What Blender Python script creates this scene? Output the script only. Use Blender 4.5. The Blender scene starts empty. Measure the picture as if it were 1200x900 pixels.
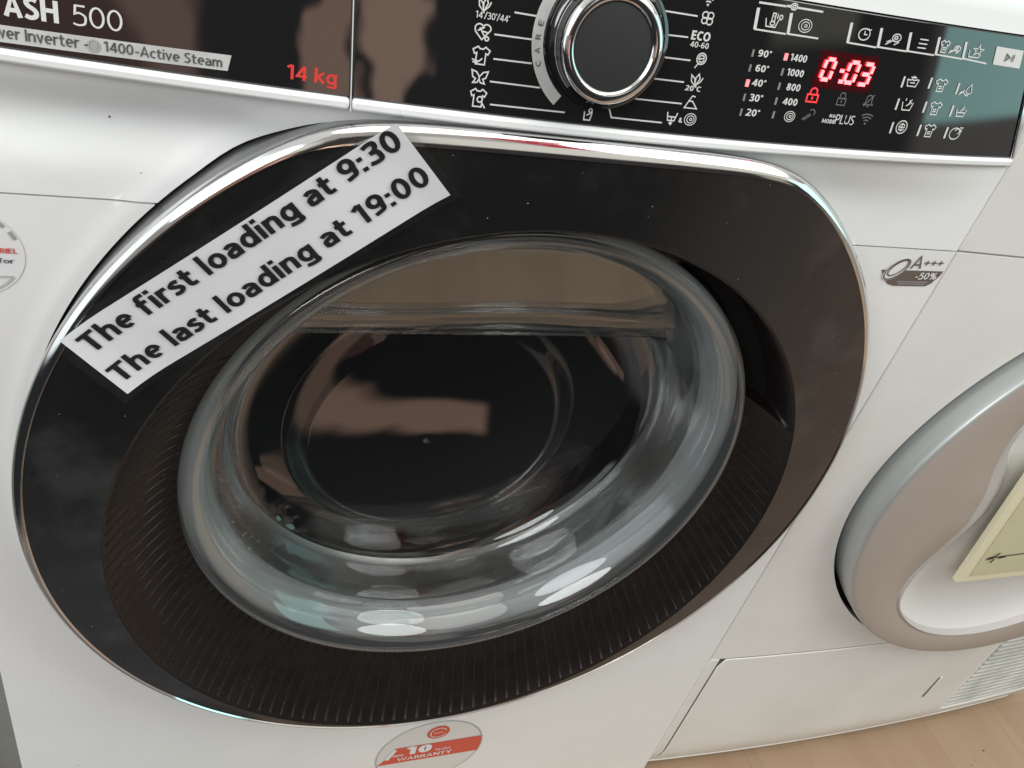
import bpy, bmesh, math, random
from mathutils import Vector, Matrix
random.seed(7)
sc = bpy.context.scene
C = sc.collection
PI = math.pi

# ------------------------------------------------------------------ camera
cd = bpy.data.cameras.new('camera'); cam = bpy.data.objects.new('camera', cd); C.objects.link(cam)
R_ = Vector((0.93470336, -0.27993282, 0.21901424)); U_ = Vector((0.00827718, 0.63317386, 0.77396534)); F_ = Vector((0.35533239, 0.72161519, -0.59414679))
CAM = Vector((-0.18349247, -0.38855238, 0.89477609))
cam.matrix_world = Matrix(((R_[0], U_[0], -F_[0], CAM[0]), (R_[1], U_[1], -F_[1], CAM[1]), (R_[2], U_[2], -F_[2], CAM[2]), (0, 0, 0, 1)))
cd.sensor_width = 36; cd.sensor_fit = 'HORIZONTAL'; cd.lens = 36 * 1017 / 1200
cd.clip_start = 0.01; cd.clip_end = 50
sc.camera = cam
# ------------------------------------------------------------------ colour management
sc.view_settings.view_transform = 'Standard'; sc.view_settings.look = 'None'
sc.view_settings.exposure = 0.0; sc.view_settings.gamma = 1
try:
    sc.cycles.use_denoising = True
    sc.cycles.max_bounces = 10; sc.cycles.glossy_bounces = 6; sc.cycles.transparent_max_bounces = 24
    sc.cycles.sample_clamp_indirect = 6
except Exception: pass

# ------------------------------------------------------------------ world: the room all round as plain areas of light
w = bpy.data.worlds.new('World'); sc.world = w; w.use_nodes = True
nt = w.node_tree; nt.nodes.clear()
def N(t, **k):
    n = nt.nodes.new(t)
    for a, b in k.items(): setattr(n, a, b)
    return n
out = N('ShaderNodeOutputWorld'); bg = N('ShaderNodeBackground'); nt.links.new(bg.outputs[0], out.inputs[0])
tc = N('ShaderNodeTexCoord'); sep = N('ShaderNodeSeparateXYZ'); nt.links.new(tc.outputs['Generated'], sep.inputs[0])
def M(op, a, b=None):
    n = N('ShaderNodeMath', operation=op)
    for i, v in enumerate((a, b)):
        if v is None: continue
        if isinstance(v, (int, float)): n.inputs[i].default_value = v
        else: nt.links.new(v, n.inputs[i])
    return n.outputs[0]
DEG = 180 / PI
az = M('MULTIPLY', M('ARCTAN2', sep.outputs[0], M('MULTIPLY', sep.outputs[1], -1)), DEG)   # 0 = away from the machine, + to the right
el = M('MULTIPLY', M('ARCSINE', sep.outputs[2]), DEG)
def step(v, a, s):
    n = N('ShaderNodeMapRange', interpolation_type='SMOOTHSTEP'); nt.links.new(v, n.inputs[0])
    n.inputs[1].default_value = a - s; n.inputs[2].default_value = a + s
    return n.outputs[0]
def band(v, a, b, s): return M('MULTIPLY', step(v, a, s), M('SUBTRACT', 1, step(v, b, s)))
cur = None
def mix(mask, col):
    global cur
    m = N('ShaderNodeMix', data_type='RGBA'); nt.links.new(mask, m.inputs[0]) if mask is not None else None
    if mask is None: m.inputs[0].default_value = 1
    if cur is not None: nt.links.new(cur, m.inputs[6])
    m.inputs[7].default_value = (*col, 1); cur = m.outputs[2]
wn = N('ShaderNodeTexNoise'); wn.inputs['Scale'].default_value = 9; wn.inputs['Detail'].default_value = 2; nt.links.new(tc.outputs['Generated'], wn.inputs['Vector'])
wob = M('MULTIPLY', M('SUBTRACT', wn.outputs[0], .5), 12)
az2 = M('ADD', az, wob); el2 = M('SUBTRACT', el, wob)
def box(a0, a1, e0, e1, s, col, wobbly=False):
    mix(M('MULTIPLY', band(az2 if wobbly else az, a0, a1, s), band(el2 if wobbly else el, e0, e1, s)), col)
WORLD_BOXES = [
 # az0, az1, el0, el1, soft, colour
 (-200, 200, 32, 95, 8, (1.0, .99, .97)),          # ceiling
 (-200, 200, -95, -14, 4, (.62, .44, .32)),        # wooden floor
 (-70, 70, 17, 38, 3, (1.0, .97, .86)),            # pale wall above
 (-105, 38, -50, -3, 6, (.03, .031, .034)),         # dark clothes of whoever stands there
 (-60, 6, -95, -47, 5, (.26, .26, .27)),
 (36, 44, -40, -12, 5, (.30, .28, .25)),
 (-28, 55, -8, 16, 1.2, (.05, .045, .045)),
 (-12, 12, 10, 62, 5, (.06, .05, .045)),
 (-28, -12, -3, 20, 2, (.42, .22, .16), True),           # skin and sleeve brown
 (-14, -8, 1, 10, 1, (1.1, .68, .54), True),
 (-.5, 3.4, 0, 9, .5, (1.7, 1.1, .82), True),
 (4.4, 9.0, -2.5, 9, .6, (2.1, 1.4, 1.05), True),
 (40, 47.5, 6.2, 18, .6, (.50, .48, .38)),
 (-125, -62, -12, 48, 3, (1.7, 1.8, 1.85)),        # bright window to the left
 (55.7, 82, 1.3, 24, .35, (1.45, 2.5, 2.38)),      # greenish window to the right
 (-25, 75, 40, 66, 4, (.58, .55, .51)),
 (29, 43, 38, 60, .8, (.62, .03, .05)),          # something red overhead
 (84, 125, -20, 40, 3, (1.0, .95, .90)),
]
mix(None, (0.42, 0.39, 0.36))
for bx in WORLD_BOXES: box(*bx)
el3 = M('SUBTRACT', el, M('MULTIPLY', az, .22))          # brown patch added to be mirrored in the door glass
mix(M('MULTIPLY', band(az, 11.5, 24, .4), band(el3, -45.5, -44.3, .2)), (.80, .52, .39))
nt.links.new(cur, bg.inputs[0]); bg.inputs[1].default_value = 0.8

def lamp(name, loc, target, sx, sy, power, col):
    l = bpy.data.lights.new(name, 'AREA'); l.shape = 'ELLIPSE'; l.size = sx; l.size_y = sy; l.energy = power; l.color = col
    o = bpy.data.objects.new(name, l); C.objects.link(o); o.location = loc
    o.rotation_euler = (Vector(target) - Vector(loc)).to_track_quat('-Z', 'Y').to_euler()
    return o
lamp('window_light', (-1.6, -1.5, 1.9), (-0.1, 0, 0.5), 1.4, 1.5, 36, (0.96, 0.985, 1.0))
lamp('window_light', (1.25, -0.9, 2.05), (0, 0, 0.5), 1.1, 1.1, 16, (0.95, 1.0, 0.98))
lamp('ceiling_light', (0.25, -0.45, 2.4), (0.1, 0, 0.5), 1.6, 1.3, 10, (1.0, 0.95, 0.88))

# ------------------------------------------------------------------ materials
def mat(name, col, rough=.5, metal=0, spec=.5, coat=0, noise=None, bump=None, emis=None, rnoise=None, ior=1.5):
    m = bpy.data.materials.new(name); m.use_nodes = True; t = m.node_tree; b = t.nodes['Principled BSDF']
    b.inputs['Base Color'].default_value = (*col, 1); b.inputs['Roughness'].default_value = rough
    b.inputs['Metallic'].default_value = metal; b.inputs['Specular IOR Level'].default_value = spec; b.inputs['IOR'].default_value = ior
    b.inputs['Coat Weight'].default_value = coat; b.inputs['Coat Roughness'].default_value = .04
    tcn = t.nodes.new('ShaderNodeTexCoord')
    def nz(scale, det=4, rgh=.6, stretch=None):
        n = t.nodes.new('ShaderNodeTexNoise'); n.inputs['Scale'].default_value = scale; n.inputs['Detail'].default_value = det; n.inputs['Roughness'].default_value = rgh
        if stretch:
            mp = t.nodes.new('ShaderNodeMapping'); mp.inputs['Scale'].default_value = stretch
            t.links.new(tcn.outputs['Object'], mp.inputs[0]); t.links.new(mp.outputs[0], n.inputs['Vector'])
        else: t.links.new(tcn.outputs['Object'], n.inputs['Vector'])
        return n
    if noise:                      # (scale, colour2, lo, hi[, stretch])
        n = nz(noise[0], 5, .6, noise[4] if len(noise) > 4 else None); mr = t.nodes.new('ShaderNodeMapRange')
        mr.inputs[1].default_value = noise[2]; mr.inputs[2].default_value = noise[3]; t.links.new(n.outputs[0], mr.inputs[0])
        mx = t.nodes.new('ShaderNodeMix'); mx.data_type = 'RGBA'; mx.inputs[6].default_value = (*col, 1); mx.inputs[7].default_value = (*noise[1], 1)
        t.links.new(mr.outputs[0], mx.inputs[0]); t.links.new(mx.outputs[2], b.inputs['Base Color'])
    if rnoise:                     # (scale, rough2, lo, hi)
        n = nz(rnoise[0], 6, .65); mr = t.nodes.new('ShaderNodeMapRange')
        mr.inputs[1].default_value = rnoise[2]; mr.inputs[2].default_value = rnoise[3]; mr.inputs[3].default_value = rough; mr.inputs[4].default_value = rnoise[1]
        t.links.new(n.outputs[0], mr.inputs[0]); t.links.new(mr.outputs[0], b.inputs['Roughness'])
    if bump:                       # (scale, strength, distance)
        n = nz(bump[0], 3); bp = t.nodes.new('ShaderNodeBump'); bp.inputs['Strength'].default_value = bump[1]; bp.inputs['Distance'].default_value = bump[2]
        t.links.new(n.outputs[0], bp.inputs['Height']); t.links.new(bp.outputs[0], b.inputs['Normal'])
    if emis:
        b.inputs['Emission Color'].default_value = (*emis[0], 1); b.inputs['Emission Strength'].default_value = emis[1]
    return m
MT = {}
MT['white'] = mat('white_enamel', (.78, .78, .768), .32, noise=(9, (.74, .735, .72), .45, .75), rnoise=(30, .42, .4, .7), bump=(420, .03, .0003))
MT['dryer_white'] = mat('dryer_enamel', (.74, .73, .70), .38, noise=(7, (.68, .665, .63), .42, .7), bump=(420, .03, .0003))
MT['white_plastic'] = mat('white_plastic', (.80, .81, .81), .3, rnoise=(40, .4, .4, .7))
MT['gloss_black'] = mat('gloss_black_plastic', (.010, .010, .011), .025, spec=.5, rnoise=(18, .07, .45, .75), ior=1.8)
MT['face'] = mat('smoked_black_plastic', (.010, .010, .010), .12, spec=.5, rnoise=(16, .34, .46, .66), noise=(19, (.026, .026, .026), .52, .68), ior=1.72)
MT['rib'] = mat('ribbed_black_plastic', (.010, .008, .0075), .3, spec=.32, rnoise=(60, .5, .4, .7))
MT['black'] = mat('matt_black_plastic', (.008, .008, .008), .6, spec=.12)
MT['mat'] = mat('added_mat_grey', (.10, .10, .105), .8)  # for the unseen mat added as a dark reflection
MT['dark'] = mat('dark_grey_plastic', (.016, .017, .018), .5, bump=(900, .1, .0002))
MT['chrome'] = mat('chrome', (.72, .72, .72), .06, metal=1, rnoise=(35, .14, .45, .7))
MT['trim_side'] = mat('brushed_trim', (.30, .305, .31), .3, metal=.9)
MT['dust'] = mat('pale_dust', (.30, .29, .27), .7)
MT['drop'] = mat('dried_drops', (.6, .6, .58), .1, spec=.8)
MT['joint'] = mat('shadow_joint', (.09, .08, .075), .7)
MT['steel'] = mat('drum_steel', (.15, .15, .145), .3, metal=1, rnoise=(25, .45, .4, .7))
MT['rubber'] = mat('grey_rubber', (.22, .228, .23), .5, rnoise=(30, .3, .4, .6))
MT['print'] = mat('light_grey_print', (.62, .62, .61), .5)
MT['dim_print'] = mat('dim_grey_print', (.12, .115, .115), .5)
MT['bar'] = mat('unlit_led', (.22, .22, .22), .4)
MT['red_print'] = mat('red_print', (.62, .04, .03), .5)
MT['dark_print'] = mat('dark_print', (.06, .06, .065), .5)
MT['ink'] = mat('black_ink', (.012, .012, .014), .45)
MT['strip'] = mat('silver_grey_print', (.50, .50, .49), .4, noise=(90, (.44, .44, .43), .4, .6))
MT['led'] = mat('lit_red_digit', (.4, .02, .02), .5, emis=((1, .05, .055), 13))
MT['led_dim'] = mat('lit_red_symbol', (.4, .02, .02), .5, emis=((1, .03, .04), 1.6))
MT['led_bar'] = mat('lit_red_bar', (.4, .02, .02), .5, emis=((1, .22, .22), 1.9))
MT['display'] = mat('display_window_halo', (.045, .003, .005), .03, spec=.5, ior=1.8)  # red tint stands in for the halo of the lit digits
MT['paper'] = mat('white_paper', (.77, .77, .80), .5, noise=(12, (.68, .68, .72), .4, .7))
MT['silver'] = mat('silver_grey_plastic', (.40, .42, .41), .35, metal=.35, bump=(700, .04, .0002))
MT['champagne'] = mat('satin_champagne_plastic', (.45, .39, .35), .38, metal=.2, noise=(5, (.42, .365, .325), .4, .7), rnoise=(20, .44, .4, .7))
MT['slope_shade'] = mat('slope_shade_grey', (.47, .45, .43), .45)  # in-between grey, soft shading of the door recess put into the colour
MT['dish'] = mat('pale_grey_plastic', (.68, .67, .65), .3)
MT['note'] = mat('yellow_paper', (.60, .56, .36), .6, noise=(20, (.56, .52, .33), .4, .7))
MT['cream'] = mat('cream_tape', (.76, .70, .50), .45)
MT['brown_print'] = mat('brown_print', (.13, .10, .08), .5)
MT['sticker_red'] = mat('sticker_red', (.60, .085, .05), .4)
MT['sticker_clear'] = mat('pale_sticker', (.66, .65, .62), .35)
MT['sticker_white'] = mat('white_sticker', (.74, .74, .75), .35)
MT['outline'] = mat('grey_outline', (.33, .33, .32), .5)
MT['wood'] = mat('oak_laminate', (.385, .27, .178), .38, noise=(3.5, (.33, .222, .14), .3, .72, (6, .7, 6)), rnoise=(30, .5, .4, .7))
def strips(m):         # printed strip pattern of the laminate: each strip a slightly different tone
    t = m.node_tree; b = t.nodes['Principled BSDF']; src = b.inputs['Base Color'].links[0].from_socket
    tcn = t.nodes.new('ShaderNodeNewGeometry'); mp = t.nodes.new('ShaderNodeMapping'); mp.inputs['Rotation'].default_value = (0, 0, PI/2)
    br = t.nodes.new('ShaderNodeTexBrick'); br.inputs['Color1'].default_value = (1, 1, 1, 1); br.inputs['Color2'].default_value = (.90, .88, .86, 1); br.inputs['Mortar'].default_value = (.86, .82, .78, 1)
    br.inputs['Scale'].default_value = 1; br.inputs['Brick Width'].default_value = .41; br.inputs['Row Height'].default_value = .065; br.inputs['Mortar Size'].default_value = .0008; br.inputs['Mortar Smooth'].default_value = .6
    mx = t.nodes.new('ShaderNodeMix'); mx.data_type = 'RGBA'; mx.blend_type = 'MULTIPLY'; mx.inputs[0].default_value = 1
    t.links.new(tcn.outputs['Position'], mp.inputs[0]); t.links.new(mp.outputs[0], br.inputs['Vector']); t.links.new(src, mx.inputs[6]); t.links.new(br.outputs['Color'], mx.inputs[7]); t.links.new(mx.outputs[2], b.inputs['Base Color'])
strips(MT['wood'])
MT['subfloor'] = mat('dark_joint', (.30, .20, .125), .8)
MT['panelgreen'] = mat('grey_green_panel', (.24, .25, .23), .5, noise=(8, (.18, .17, .15), .4, .7))
MT['dirt'] = mat('dirty_vent', (.60, .595, .56), .6, noise=(22, (.42, .435, .40), .42, .7))
def thin_glass(name, tint, rough=.015, ior=1.6, boost=1.0, haze=None):
    m = bpy.data.materials.new(name); m.use_nodes = True; t = m.node_tree; t.nodes.clear()
    o = t.nodes.new('ShaderNodeOutputMaterial'); mx = t.nodes.new('ShaderNodeMixShader'); tr = t.nodes.new('ShaderNodeBsdfTransparent'); gl = t.nodes.new('ShaderNodeBsdfGlossy')
    tr.inputs[0].default_value = (*tint, 1); gl.inputs['Roughness'].default_value = rough; gl.inputs[0].default_value = (1, 1, 1, 1)
    fr = t.nodes.new('ShaderNodeFresnel'); ge = t.nodes.new('ShaderNodeNewGeometry'); mr = t.nodes.new('ShaderNodeMapRange')
    mr.inputs[3].default_value = ior; mr.inputs[4].default_value = 1 / ior
    t.links.new(ge.outputs['Backfacing'], mr.inputs[0]); t.links.new(mr.outputs[0], fr.inputs[0])
    mu = t.nodes.new('ShaderNodeMath'); mu.operation = 'MULTIPLY'; mu.inputs[1].default_value = boost; mu.use_clamp = True
    t.links.new(fr.outputs[0], mu.inputs[0]); t.links.new(mu.outputs[0], mx.inputs[0]); t.links.new(tr.outputs[0], mx.inputs[1]); t.links.new(gl.outputs[0], mx.inputs[2])
    last = mx
    if haze:
        df = t.nodes.new('ShaderNodeBsdfDiffuse'); df.inputs[0].default_value = (*haze[0], 1)
        m2 = t.nodes.new('ShaderNodeMixShader'); m2.inputs[0].default_value = haze[1]
        t.links.new(mx.outputs[0], m2.inputs[1]); t.links.new(df.outputs[0], m2.inputs[2]); last = m2
    t.links.new(last.outputs[0], o.inputs[0])
    return m
MT['glass'] = thin_glass('door_glass', (.93, .94, .94), .012, 1.62, 1.3)
MT['glass_rim'] = thin_glass('glass_rim', (.9, .93, .93), .02, 1.62, 1.4, ((.50, .525, .53), .07))
MT['film'] = thin_glass('clear_film', (.97, .97, .97), .12, 1.45, .5, ((.5, .5, .5), .006))

# ------------------------------------------------------------------ helpers
def link(name, me, m=None, parent=None, smooth=False):
    o = bpy.data.objects.new(name, me); C.objects.link(o)
    if m is not None: me.materials.append(MT[m] if isinstance(m, str) else m)
    if parent is not None: o.parent = parent
    if smooth:
        for p in me.polygons: p.use_smooth = True
    return o
def obj(name, verts, faces, m, parent=None, smooth=False):
    me = bpy.data.meshes.new(name); me.from_pydata([tuple(v) for v in verts], [], faces); me.validate(); me.update()
    return link(name, me, m, parent, smooth)
def bevel(o, wd, seg=2, ang=35):
    b = o.modifiers.new('bevel', 'BEVEL'); b.width = wd; b.segments = seg; b.limit_method = 'ANGLE'; b.angle_limit = math.radians(ang); b.harden_normals = False
    return o
def autosmooth(o, ang=35):
    me = o.data
    bm = bmesh.new(); bm.from_mesh(me)
    for e in bm.edges:
        if len(e.link_faces) == 2 and e.calc_face_angle(0) > math.radians(ang): e.smooth = False
    for f in bm.faces: f.smooth = True
    bm.to_mesh(me); bm.free()
    return o
def loft(name, rings, m, parent=None, cap_end=False, cap_start=False, closed=True, sharp=40, flip=False):
    """rings: lists of points, same length; skin between one and the next"""
    n = len(rings[0]); V = [p for r in rings for p in r]; Fs = []
    for k in range(len(rings) - 1):
        for i in range(n if closed else n - 1):
            j = (i + 1) % n; q = (k*n+i, k*n+j, (k+1)*n+j, (k+1)*n+i)
            Fs.append(q[::-1] if flip else q)
    if cap_end: q = tuple((len(rings)-1)*n+i for i in range(n)); Fs.append(q[::-1] if flip else q)
    if cap_start: q = tuple(range(n)); Fs.append(q if flip else q[::-1])
    o = obj(name, V, Fs, m, parent); autosmooth(o, sharp)
    return o
def box(name, a, b, m, parent=None, bv=0):
    (x0, y0, z0), (x1, y1, z1) = a, b
    V = [(x0,y0,z0),(x1,y0,z0),(x1,y1,z0),(x0,y1,z0),(x0,y0,z1),(x1,y0,z1),(x1,y1,z1),(x0,y1,z1)]
    Fs = [(0,3,2,1),(4,5,6,7),(0,1,5,4),(1,2,6,5),(2,3,7,6),(3,0,4,7)]
    o = obj(name, V, Fs, m, parent)
    if bv: bevel(o, bv)
    return o
def top(o, label, cat, group=None):
    o['label'] = label; o['category'] = cat
    if group: o['group'] = group
    return o
def empty(name, loc, label, cat):
    o = bpy.data.objects.new(name, None); C.objects.link(o); o.location = loc; o.empty_display_size = .05
    return top(o, label, cat)
TH = [2*PI*i/240 for i in range(240)]
def circ(cx, cz, r, y, th=TH): return [(cx + r*math.cos(t), y, cz + r*math.sin(t)) for t in th]

# curved slab: front skin y=fn(x,z), sides going back
def slab(name, x0, x1, z0, z1, fn, depth, m, parent, nx=24, nz=4, bv=.001, xr=None):
    V = []; Fs = []
    def X(i, z):
        a, b = (x0 if not callable(x0) else x0(z)), (x1 if not callable(x1) else x1(z))
        return a + (b-a)*i/nx
    for k in range(nz+1):
        z = z0 + (z1-z0)*k/nz
        for i in range(nx+1): x = X(i, z); V.append((x, fn(x, z), z))
    nf = len(V)
    for k in range(nz+1):
        z = z0 + (z1-z0)*k/nz
        for i in range(nx+1): x = X(i, z); V.append((x, fn(x, z)+depth, z))
    W = nx+1
    for k in range(nz):
        for i in range(nx):
            a = k*W+i; Fs.append((a, a+1, a+W+1, a+W)); Fs.append((nf+a+W, nf+a+W+1, nf+a+1, nf+a))
    for i in range(nx):
        Fs.append((nf+i, nf+i+1, i+1, i)); a = nz*W+i; Fs.append((a, a+1, nf+a+1, nf+a))
    for k in range(nz):
        a = k*W; Fs.append((a+W, nf+a+W, nf+a, a)); a = k*W+nx; Fs.append((a, nf+a, nf+a+W, a+W))
    o = obj(name, V, Fs, m, parent)
    autosmooth(o, 30)
    if bv: bevel(o, bv, 2, 40)
    return o

# ---- flat print on a surface: P(a, b) gives the 3-D point for plane coordinates (a, b)
def text_geo(s, weight=0.0):
    cu = bpy.data.curves.new('t', 'FONT'); cu.body = s; cu.size = 1; cu.offset = weight; cu.resolution_u = 4; cu.fill_mode = 'FRONT'
    o = bpy.data.objects.new('t', cu); C.objects.link(o); bpy.context.view_layer.update()
    me = bpy.data.meshes.new_from_object(o.evaluated_get(bpy.context.evaluated_depsgraph_get()))
    vs = [(v.co.x, v.co.y) for v in me.vertices]; fs = [tuple(p.vertices) for p in me.polygons]
    bpy.data.objects.remove(o); bpy.data.curves.remove(cu); bpy.data.meshes.remove(me)
    return vs, fs
CAPH = max(v[1] for v in text_geo('H')[0])
def put_text(s, P, a0, b0, length, cap, ang, m, parent, weight=0.0, name='lettering'):
    """baseline starts at (a0,b0), text is fitted to length and cap height"""
    vs, fs = text_geo(s, weight); xs = [v[0] for v in vs]; mn, mx = min(xs), max(xs)
    ca, sa = math.cos(ang), math.sin(ang); sx = length/(mx-mn); sy = cap/CAPH
    V = []
    for x, y in vs:
        u, v = (x-mn)*sx, y*sy; V.append(P(a0 + u*ca - v*sa, b0 + u*sa + v*ca))
    return obj(name, V, fs, m, parent)
def stroke_geo(lines, wd):
    V = []; Fs = []
    for ln in lines:
        closed = ln[0] == ln[-1] and len(ln) > 2
        pts = ln[:-1] if closed else ln; n = len(pts); base = len(V)
        for i, (x, y) in enumerate(pts):
            p = pts[(i-1) % n] if (closed or i > 0) else None; q = pts[(i+1) % n] if (closed or i < n-1) else None
            def d(a, b): l = math.hypot(b[0]-a[0], b[1]-a[1]) or 1e-9; return ((b[0]-a[0])/l, (b[1]-a[1])/l)
            ds = ([d(p, (x, y))] if p else []) + ([d((x, y), q)] if q else [])
            nx_ = -sum(t[1] for t in ds); ny_ = sum(t[0] for t in ds); l = math.hypot(nx_, ny_) or 1e-9; nx_ /= l; ny_ /= l
            k = 1.0
            if len(ds) == 2:
                c = -ds[0][1]*nx_ + ds[0][0]*ny_; k = 1/max(.45, c)
            V.append((x+nx_*wd/2*k, y+ny_*wd/2*k)); V.append((x-nx_*wd/2*k, y-ny_*wd/2*k))
        for i in range(n if closed else n-1):
            j = (i+1) % n; Fs.append((base+2*i+1, base+2*j+1, base+2*j, base+2*i))
    return V, Fs
def put_lines(lines, wd, P, m, parent, name='print_line'):
    V, Fs = stroke_geo(lines, wd)
    return obj(name, [P(*v) for v in V], Fs, m, parent)
def put_poly(pts, P, m, parent, name='print_patch'):
    return obj(name, [P(*v) for v in pts], [tuple(range(len(pts)))], m, parent)
def arcp(cx, cy, r, a0, a1, n=14, ry=None):
    ry = r if ry is None else ry
    return [(cx + r*math.cos(math.radians(a0+(a1-a0)*i/n)), cy + ry*math.sin(math.radians(a0+(a1-a0)*i/n))) for i in range(n+1)]
def cir(cx, cy, r, n=16, ry=None):
    p = arcp(cx, cy, r, 0, 360, n, ry)[:-1]; return p + [p[0]]
SHIRT = [(-.22,.5),(-.5,.32),(-.4,.08),(-.27,.14),(-.27,-.5),(.27,-.5),(.27,.14),(.4,.08),(.5,.32),(.22,.5),(.1,.38),(-.1,.38),(-.22,.5)]
BASIN = [(-.5,.2),(-.36,-.42),(.36,-.42),(.5,.2)]
IC = {   # each: list of polylines in a unit square
 'shirt': [SHIRT, [(-.16,-.1),(.16,-.1)], [(-.16,-.26),(.16,-.26)]],
 'shirts': [SHIRT, [(-.5,-.25),(-.1,-.35),(.1,-.15)], [(-.45,-.4),(-.15,-.42)]],
 'shirt_m': [SHIRT, cir(.12,-.08,.16), [(.22,-.2),(.5,-.55)]],
 'lock': [[(-.42,-.5),(-.42,.02),(.42,.02),(.42,-.5),(-.42,-.5)], [(-.26,.02)]+arcp(0,.22,.26,180,0,10)+[(.26,.02)], [(0,-.12),(0,-.34)]],
 'bell': [[(-.45,-.35),(-.28,-.15)]+arcp(0,.15,.28,180,0,8)+[(.28,-.15),(.45,-.35),(-.45,-.35)], [(-.1,-.5),(.1,-.5)], [(-.4,-.5),(.4,.5)]],
 'wrench': [[(-.45,-.45),(.1,.1)], [(-.3,-.5),(.2,0)], arcp(.22,.22,.24,140,-50,12)],
 'wifi': [arcp(0,-.4,.85,55,125,8), arcp(0,-.4,.58,50,130,8), arcp(0,-.4,.3,45,135,6), cir(0,-.42,.05,6)],
 'basin_p': [BASIN, [(-.5,.2),(-.3,.12),(-.1,.2),(.1,.12),(.3,.2),(.5,.2)], [(-.25,.4),(.25,.4)], [(-.2,-.1),(.2,-.1)], [(-.1,.28),(.0,.5),(.12,.28)]],
 'basin_i': [BASIN, [(-.25,.3),(-.25,.5)], [(.05,0),(.3,.42)], [(.1,.35),(.35,.1)], [(-.1,-.1),(.2,.1)]],
 'basin_f': [BASIN, [(-.42,-.1),(.42,-.1)], [(-.1,.0),(.15,.5)], [(.05,.1),(.3,.3)]],
 'basin_t': [[(-.5,.1),(-.4,-.45),(.2,-.45),(.32,.1)], [(-.12,-.1),(-.12,.5),(.06,.5),(.06,-.1)], cir(-.03,-.2,.14), [(.2,.15),(.2,.5)], cir(.42,.28,.1,8,.16), [(-.06,.3),(0,.3)]],
 'drop': [[(.25,.5),(.02,.1)]+arcp(.22,-.12,.22,160,400,12)+[(.25,.5)], [(-.5,-.45),(-.2,-.2),(.0,-.45),(.25,-.5)], [(-.45,-.3),(-.1,-.05)]],
 'wheel': [cir(0,0,.46,20,.5), [(-.3,0),(.3,0)], [(0,-.34),(0,.34)], arcp(0,0,.26,20,160,6), arcp(0,0,.26,200,340,6)],
 'moon': [cir(-.02,-.03,.44,20), arcp(.14,.16,.2,-80,180,10), [(.25,.45),(.5,.45),(.25,.2),(.5,.2)]],
 'hank': [cir(0,0,.48,20), cir(.02,0,.3,16), cir(.04,0,.1,8)],
 'blob': [cir(.18,0,.3,12,.45), cir(.18,0,.14,8,.2), [(-.5,0),(-.1,.05)], [(-.45,-.12),(-.1,-.12)]],
 'clock': [arcp(0,0,.46,60,390,18), [(0,.28),(0,0),(.25,0)], [(.2,.5),(.36,.32),(.46,.46)]],
 'tree': [cir(.16,.12,.3,14), [(-.5,-.5),(-.05,-.12)], [(-.45,-.3),(-.2,-.1)], cir(.12,.12,.12,8), [(.4,-.2),(.1,-.45)]],
 'menu': [[(-.4,.4),(.45,.4)], [(-.4,0),(.45,0)], [(-.4,-.4),(.45,-.4)]],
 'star': [[(-.5,.05),(-.42,-.45),(.25,-.45),(.35,-.2)], [(.1,.5),(.18,.2),(.48,.2),(.24,.02),(.34,-.28),(.1,-.1),(-.14,-.28),(-.04,.02),(-.28,.2),(.02,.2),(.1,.5)]],
 'leaf': [[(0,-.5),(-.34,-.15),(-.42,.35),(-.12,.1),(0,-.5)], [(0,-.5),(-.05,.15),(.14,.5),(.28,.1),(0,-.5)], [(0,-.5),(.38,-.1),(.5,.22)]],
 'heart': [[(0,-.45),(-.42,-.02)]+arcp(-.22,.2,.26,190,20,8)+arcp(.22,.2,.26,160,-10,8)+[(0,-.45)], [(-.2,.25),(.12,-.2)], [(-.3,.05),(.1,.3)], [(.0,.05),(.3,.0)], cir(.3,-.36,.12,8)],
 'butterfly': [[(0,.05),(-.2,.35),(-.5,.45),(-.4,.0),(-.22,-.1),(-.36,-.4),(-.1,-.35),(0,-.12),(.1,-.35),(.36,-.4),(.22,-.1),(.4,0),(.5,.45),(.2,.35),(0,.05)], [(0,.05),(0,-.2)]],
 'cotton': [cir(-.2,.22,.24,12), cir(.22,.22,.24,12), cir(-.2,-.18,.22,12), cir(.22,-.2,.24,12)],
 'racket': [cir(.08,.14,.36,18), arcp(.08,.14,.22,20,200,8), arcp(.08,.14,.22,220,350,6), [(-.1,-.18),(-.3,-.5)], [(-.1,.1),(.3,.2)]],
 'triangle': [[(-.05,.5),(-.5,-.42),(.5,-.42),(.05,.1),(-.3,.1)], [(-.05,.5),(.2,.45)]],
 'drain': [[(-.5,.45),(-.35,-.2),(.3,-.2),(.5,.45)], [(0,.1),(0,-.5)], [(-.16,-.34),(0,-.52),(.16,-.34)], [(-.45,.1),(.4,.1)]],
 'glass': [[(-.36,.2),(-.3,-.5),(.28,-.5),(.4,.2)], [(-.1,-.1),(.3,.15)], cir(.2,.32,.16,10)],
 'play': [[(-.3,.4),(.05,0),(-.3,-.4),(-.3,.4)], [(-.18,.15),(-.18,-.15)], [(.22,.4),(.22,-.4)], [(.34,.4),(.34,-.4)]],
}
def put_icon(kind, x, z, w_, h_, P, m, parent, wd=.00055):
    L = [[(x + a*w_, z + b*h_) for a, b in ln] for ln in IC[kind]]
    if kind == 'hank': wd = .0004
    return put_lines(L, wd, P, m, parent, 'symbol')

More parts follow.
